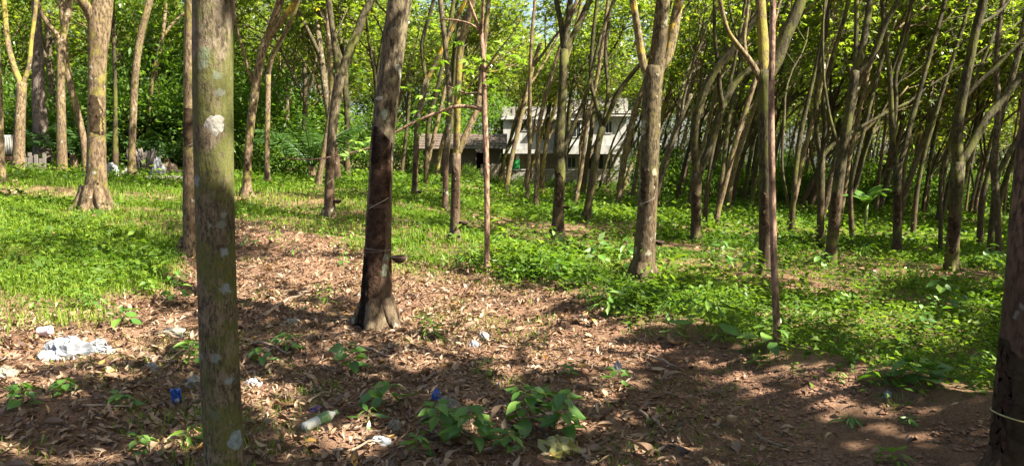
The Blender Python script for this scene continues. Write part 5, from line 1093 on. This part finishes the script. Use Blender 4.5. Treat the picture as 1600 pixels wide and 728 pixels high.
lathe([(0.001, -0.10), (0.026, -0.10), (0.031, -0.09), (0.030, -0.05), (0.032, -0.045), (0.030, 0.0), (0.031, 0.012)], M_BOTT, 'body', parent=bt)
lathe([(0.0315, 0.0), (0.033, 0.004), (0.033, 0.06), (0.0315, 0.065)], M_LABG, 'label_sleeve', parent=bt); lathe([(0.031, 0.06), (0.030, 0.075), (0.014, 0.10), (0.013, 0.112)], M_BOTT, 'neck', parent=bt); lathe([(0.015, 0.108), (0.015, 0.124), (0.001, 0.125)], M_LABG, 'cap', parent=bt)
c = hit(276, 632); mb = MB()
v, q, uv = leaf_shape(np.random.default_rng(4), 6, 0.5, 'broad'); w_ = empty('snack_wrapper', c + np.array([0, 0, 0.05]), 'bright blue foil wrapper with white patch standing in the litter', 'wrapper'); w_.rotation_euler = (0.25, 0, 0.2)
n = 8; vv = [((i / n - 0.5) * 0.06, 0.012 * math.sin(i * 2.1) + 0.008 * math.sin(j * 1.7 + i), (j / n - 0.5) * 0.11) for j in range(n + 1) for i in range(n + 1)]; qq = [(j * (n + 1) + i, j * (n + 1) + i + 1, (j + 1) * (n + 1) + i + 1, (j + 1) * (n + 1) + i) for j in range(n) for i in range(n)]
me_ = mesh('foil', vv, [np.array(qq)], M_BLUE); so_ = obj('foil', me_, w_); sm_ = so_.modifiers.new('thick', 'SOLIDIFY'); sm_.thickness = 0.003
vv2 = [((i / 4 - 0.5) * 0.03 + 0.006, -0.02 + 0.004 * math.sin(i + j), (j / 4 - 0.5) * 0.035 - 0.02) for j in range(5) for i in range(5)]; obj('white_patch', mesh('white_patch', vv2, [np.array([(j * 5 + i, j * 5 + i + 1, j * 5 + i + 6, j * 5 + i + 5) for j in range(4) for i in range(4)])], M_PLASTW), w_)
for a in (('plastic_scrap', 682, 626, 15, 14, M_BLUE, 'crumpled blue plastic scrap in front of the foreground weeds', 'scrap'), ('cloth_scrap', 700, 640, 36, 16, M_PAPER, 'dull beige rag lying under the blue scrap', 'rag'), ('plastic_scrap', 495, 643, 22, 5, M_PURP, 'small dark purple wrapper lying on the litter', 'scrap'),
          ('plastic_bag', 872, 712, 74, 24, M_YELP, 'yellowed crumpled plastic bag under the heart-leaved weed', 'bag'), ('paper_scrap', 616, 676, 26, 16, M_PAPER, 'small crumpled white paper right of the discarded bottle', 'paper'), ('paper_scrap', 590, 692, 40, 8, M_PLASTW, 'torn whitish plastic shreds below the crumpled paper', 'scrap'),
          ('cloth_scrap', 305, 604, 34, 14, M_PAPER, 'grey white rag partly behind the white-spotted trunk', 'rag'), ('plastic_scrap', 395, 602, 26, 9, M_PLASTW, 'white plastic strip just right of the white-spotted trunk', 'scrap'), ('paper_scrap', 272, 522, 44, 9, M_PAPER, 'flat pale card on the litter left of the white-spotted trunk', 'card'),
          ('plastic_scrap', 236, 580, 22, 10, M_PLASTG, 'small grey tub lying in shade right of the white bag', 'tub'), ('plastic_scrap', 740, 545, 15, 9, M_PLASTW, 'tiny white scrap on the sunlit bank beyond the tapped trunk', 'scrap'), ('paper_scrap', 965, 583, 14, 12, M_PLASTW, 'white scrap caught on the lone small weed', 'scrap'),
          ('paper_scrap', 1386, 630, 12, 8, M_PLASTW, 'small white chip on the bank near the large pale leaf', 'scrap'), ('paper_scrap', 8, 590, 40, 14, M_PAPER, 'dull pale sack end at the photo edge below the cup', 'sack'), ('plastic_scrap', 455, 506, 26, 7, M_PAPER, 'pale plastic bit behind the weed between the two near trunks', 'scrap'), ('stone', 755, 530, 18, 9, M_ROCK, 'pale small stone on the bank', 'stone')):
    crumple(*a, seed=len(a[6]), amp=0.4, n=9)
# latex cup on the tapped trunk
rt, st, bb = TREE['tapped']; cz = at(624, 399, bb[1]); r = np.interp(cz[2], st[:, 2], st[:, 3])
cu = empty('latex_cup', (cz[0], bb[1] - 0.02, cz[2]), 'half coconut shell cup wired to the side of the tapped trunk', 'cup')
R0 = 0.070; prof = [(0.001, -0.070)] + [(R0 * math.sin(t), -R0 * math.cos(t)) for t in np.linspace(0.2, 1.5, 8)] + [(R0 - 0.006, 0.0)] + [((R0 - 0.007) * math.sin(t), -(R0 - 0.007) * math.cos(t)) for t in np.linspace(1.4, 0.1, 6)]
lathe(prof, M_SHELL, 'shell', 18, cu); lathe([(0.001, -0.028), (R0 * 0.83, -0.027)], M_LATEX, 'latex', 18, cu).location = (0, 0, 0)
mb = MB(); tube(mb, np.array([[-0.135, 0.0, 0.03], [-0.06, -0.055, -0.005], [0.0, -0.066, -0.012], [0.06, -0.02, -0.004]]), 0.0025, 5); obj('wire_hanger', mb.me('wire_hanger', M_WIRE), cu)
for key, px_, py_ in (('fork15', 525, 312), ('two20', 723, 345), ('yellow28', 1026, 376), ('fork17', 653, 298), ('moss24', 883, 322)):
    _, s2, b2 = TREE[key]; p = at(px_, py_, b2[1]); lb_ = {'fork15': 'dark cup hanging on the V-forked tree', 'two20': 'dark cup hanging on the two-stemmed tree', 'yellow28': 'dark cup hanging on the big lichen-flecked trunk', 'fork17': 'tiny dark cup on the slender forked tree past the cup-bearing trunk', 'moss24': 'tiny dark cup on the mossy many-limbed tree'}[key]
    rr2 = np.interp(p[2], s2[:, 2], s2[:, 3]); ax_ = np.interp(p[2], s2[:, 2], s2[:, 0])
    tag(lathe(prof, M_SHELL, 'latex_cup', 12, None, (ax_ + rr2 + 0.05, b2[1] - 0.02, p[2])), lb_, 'cup')

# ------------------------------------------------------------------ yard things behind the clearing at the side
def scr(px, py, D): p = at(px, py, D); return p
b = scr(52, 268, 21); b[2] = gz(b[0:1], b[1:2])[0]; bs = empty('board_screen', b, 'weathered grey boards leaning together behind the Y-forked tree', 'boards'); k_ = 21 / F
for k in range(8):
    h = rr_.uniform(24, 34) * k_; mb = MB(); mb.box((0, 0, h / 2), (5.2 * k_, 0.03, h)); o = obj('board', mb.me('board', M_GREYB, False), bs, ((k - 3.5) * 5.6 * k_ - 0.05, rr_.uniform(-0.03, 0.03), -0.03)); o.rotation_euler = (-0.15, rr_.uniform(-0.06, 0.06), 0)
b = scr(10, 272, 22); b[2] = gz(b[0:1], b[1:2])[0]; cs = empty('corrugated_sheet', b, 'pale corrugated sheet propped over dark timber at the photo edge', 'sheet'); k_ = 22 / F
v = []; n = 40
for j, zz in enumerate((26, 56)):
    for i in range(n + 1): v.append(((i / n - 0.5) * 26 * k_, 0.03 * math.sin(i * 1.57) + j * 0.1, zz * k_))
o = obj('sheet', mesh('sheet', v, [np.array([(i, i + 1, n + 2 + i, n + 1 + i) for i in range(n)])], M_PARAPET, True), cs); o.modifiers.new('thick', 'SOLIDIFY').thickness = 0.01
for k, (dx, dz) in enumerate(((-0.1, 4), (0.12, 12), (-0.05, 20))):
    mb = MB(); mb.box((dx, 0.05, dz * k_), (0.5, 0.3, 6.5 * k_)); obj('timber', mb.me('timber', M_TAPP, False), cs)
b = scr(222, 278, 22.5); b[2] = gz(b[0:1], b[1:2])[0]; fw = empty('firewood_pile', b, 'pile of split firewood sticks stacked behind the pale slim tree', 'firewood'); k_ = 22.5 / F
mb = MB(); tube(mb, np.array([[-0.02, 0, 0.0], [0, 0, 0.35], [0.01, 0, 0.62]]), np.array([0.028, 0.03, 0.022]), 6, 0.1); fm = mb.me('stick', M_GREYB)
for k in range(46):
    o = obj('stick', fm, fw, ((rr_.random() - 0.5) * 0.62, (rr_.random() - 0.5) * 0.35, rr_.uniform(-0.02, 0.12))); o.rotation_euler = (rr_.uniform(-0.5, 0.2), rr_.uniform(-0.5, 0.5), rr_.uniform(0, 6)); s = rr_.uniform(0.8, 1.2); o.scale = (s, s, s)
for a in (('sack', 247, 279, 20, 26, M_PLASTG, 'grey patterned sack leaning on the firewood pile', 'sack', 22), ('sack', 200, 280, 20, 12, M_PAPER, 'pale crumpled sack before the pale slim tree', 'sack', 21), ('brush_heap', 265, 278, 34, 18, M_STICK, 'low heap of dry brush beyond the firewood sack', 'brush heap', 23), ('sack', 174, 276, 24, 16, M_PLASTG, 'grey bundle beside the foot of the stout tan tree', 'bundle', 21)):
    crumple(*a, seed=3, amp=0.35, n=10)
b = scr(262, 282, 20.5); b[2] = gz(b[0:1], b[1:2])[0]; mb = MB(); mb.box((0, 0, 0.03), (0.95, 0.3, 0.10)); mb.box((-0.5, 0.02, 0.03), (0.06, 0.26, 0.07)); tag(obj('concrete_slab', mb.me('concrete_slab', M_BLOCK, False), None, b), 'low concrete slab on the ground beside the firewood', 'slab')
# the far trees and shrubs are told apart by the named trees they are seen between, and by their order going away
NICK = {'fork7': 'Y-forked tree', 'fork5': 'slim forked tree', 'stout': 'stout tan tree', 'slim9': 'pale slim tree', 'near': 'white-spotted trunk', 'fork13': 'yellow-limbed fork', 'fork15': 'V-forked tree', 'tapped': 'cup-bearing trunk',
        'two20': 'two-stemmed tree', 'sapling': 'reddish sapling', 'moss24': 'mossy tree', 'split26': 'three-split tree', 'yellow28': 'lichen-flecked trunk', 'wye30': 'open fork', 'dark36': 'large dark trunk', 'twin38': 'twin-forked tree',
        'three39': 'three-limbed tree', 'vase41': 'vase-shaped tree', 'crook44': 'thick crooked tree', 'pale47': 'pale wavy tree', 'edge48': 'corded trunk'}
nk = sorted((float(pix(*TREE[k][1][len(TREE[k][1]) // 3][:3])[0]), v) for k, v in NICK.items())
ORD = 'first second third fourth fifth sixth seventh eighth ninth tenth eleventh twelfth thirteenth fourteenth fifteenth sixteenth seventeenth eighteenth nineteenth twentieth'.split()
gaps = {}
for o, what, x, y in sorted(FAR, key=lambda t: t[3]):
    px = 800 + F * x / y; i_ = sum(a < px for a, _ in nk)
    gaps.setdefault((what, i_), []).append(o)
for (what, i_), os_ in gaps.items():
    for k, o in enumerate(os_):
        where = 'between ' + nk[i_ - 1][1] + ' and ' + nk[i_][1] if 0 < i_ < len(nk) else ('beyond the ' + nk[0][1] if i_ == 0 else 'beyond the ' + nk[-1][1])
        o['label'] = what + ' seen ' + where + (', ' + ORD[min(k, 19)] + ' in depth' if len(os_) > 1 else '')
tris = sum(len(m.loop_triangles) if not m.calc_loop_triangles() else 0 for m in bpy.data.meshes)
print('far trees', nfar, 'tris', tris)
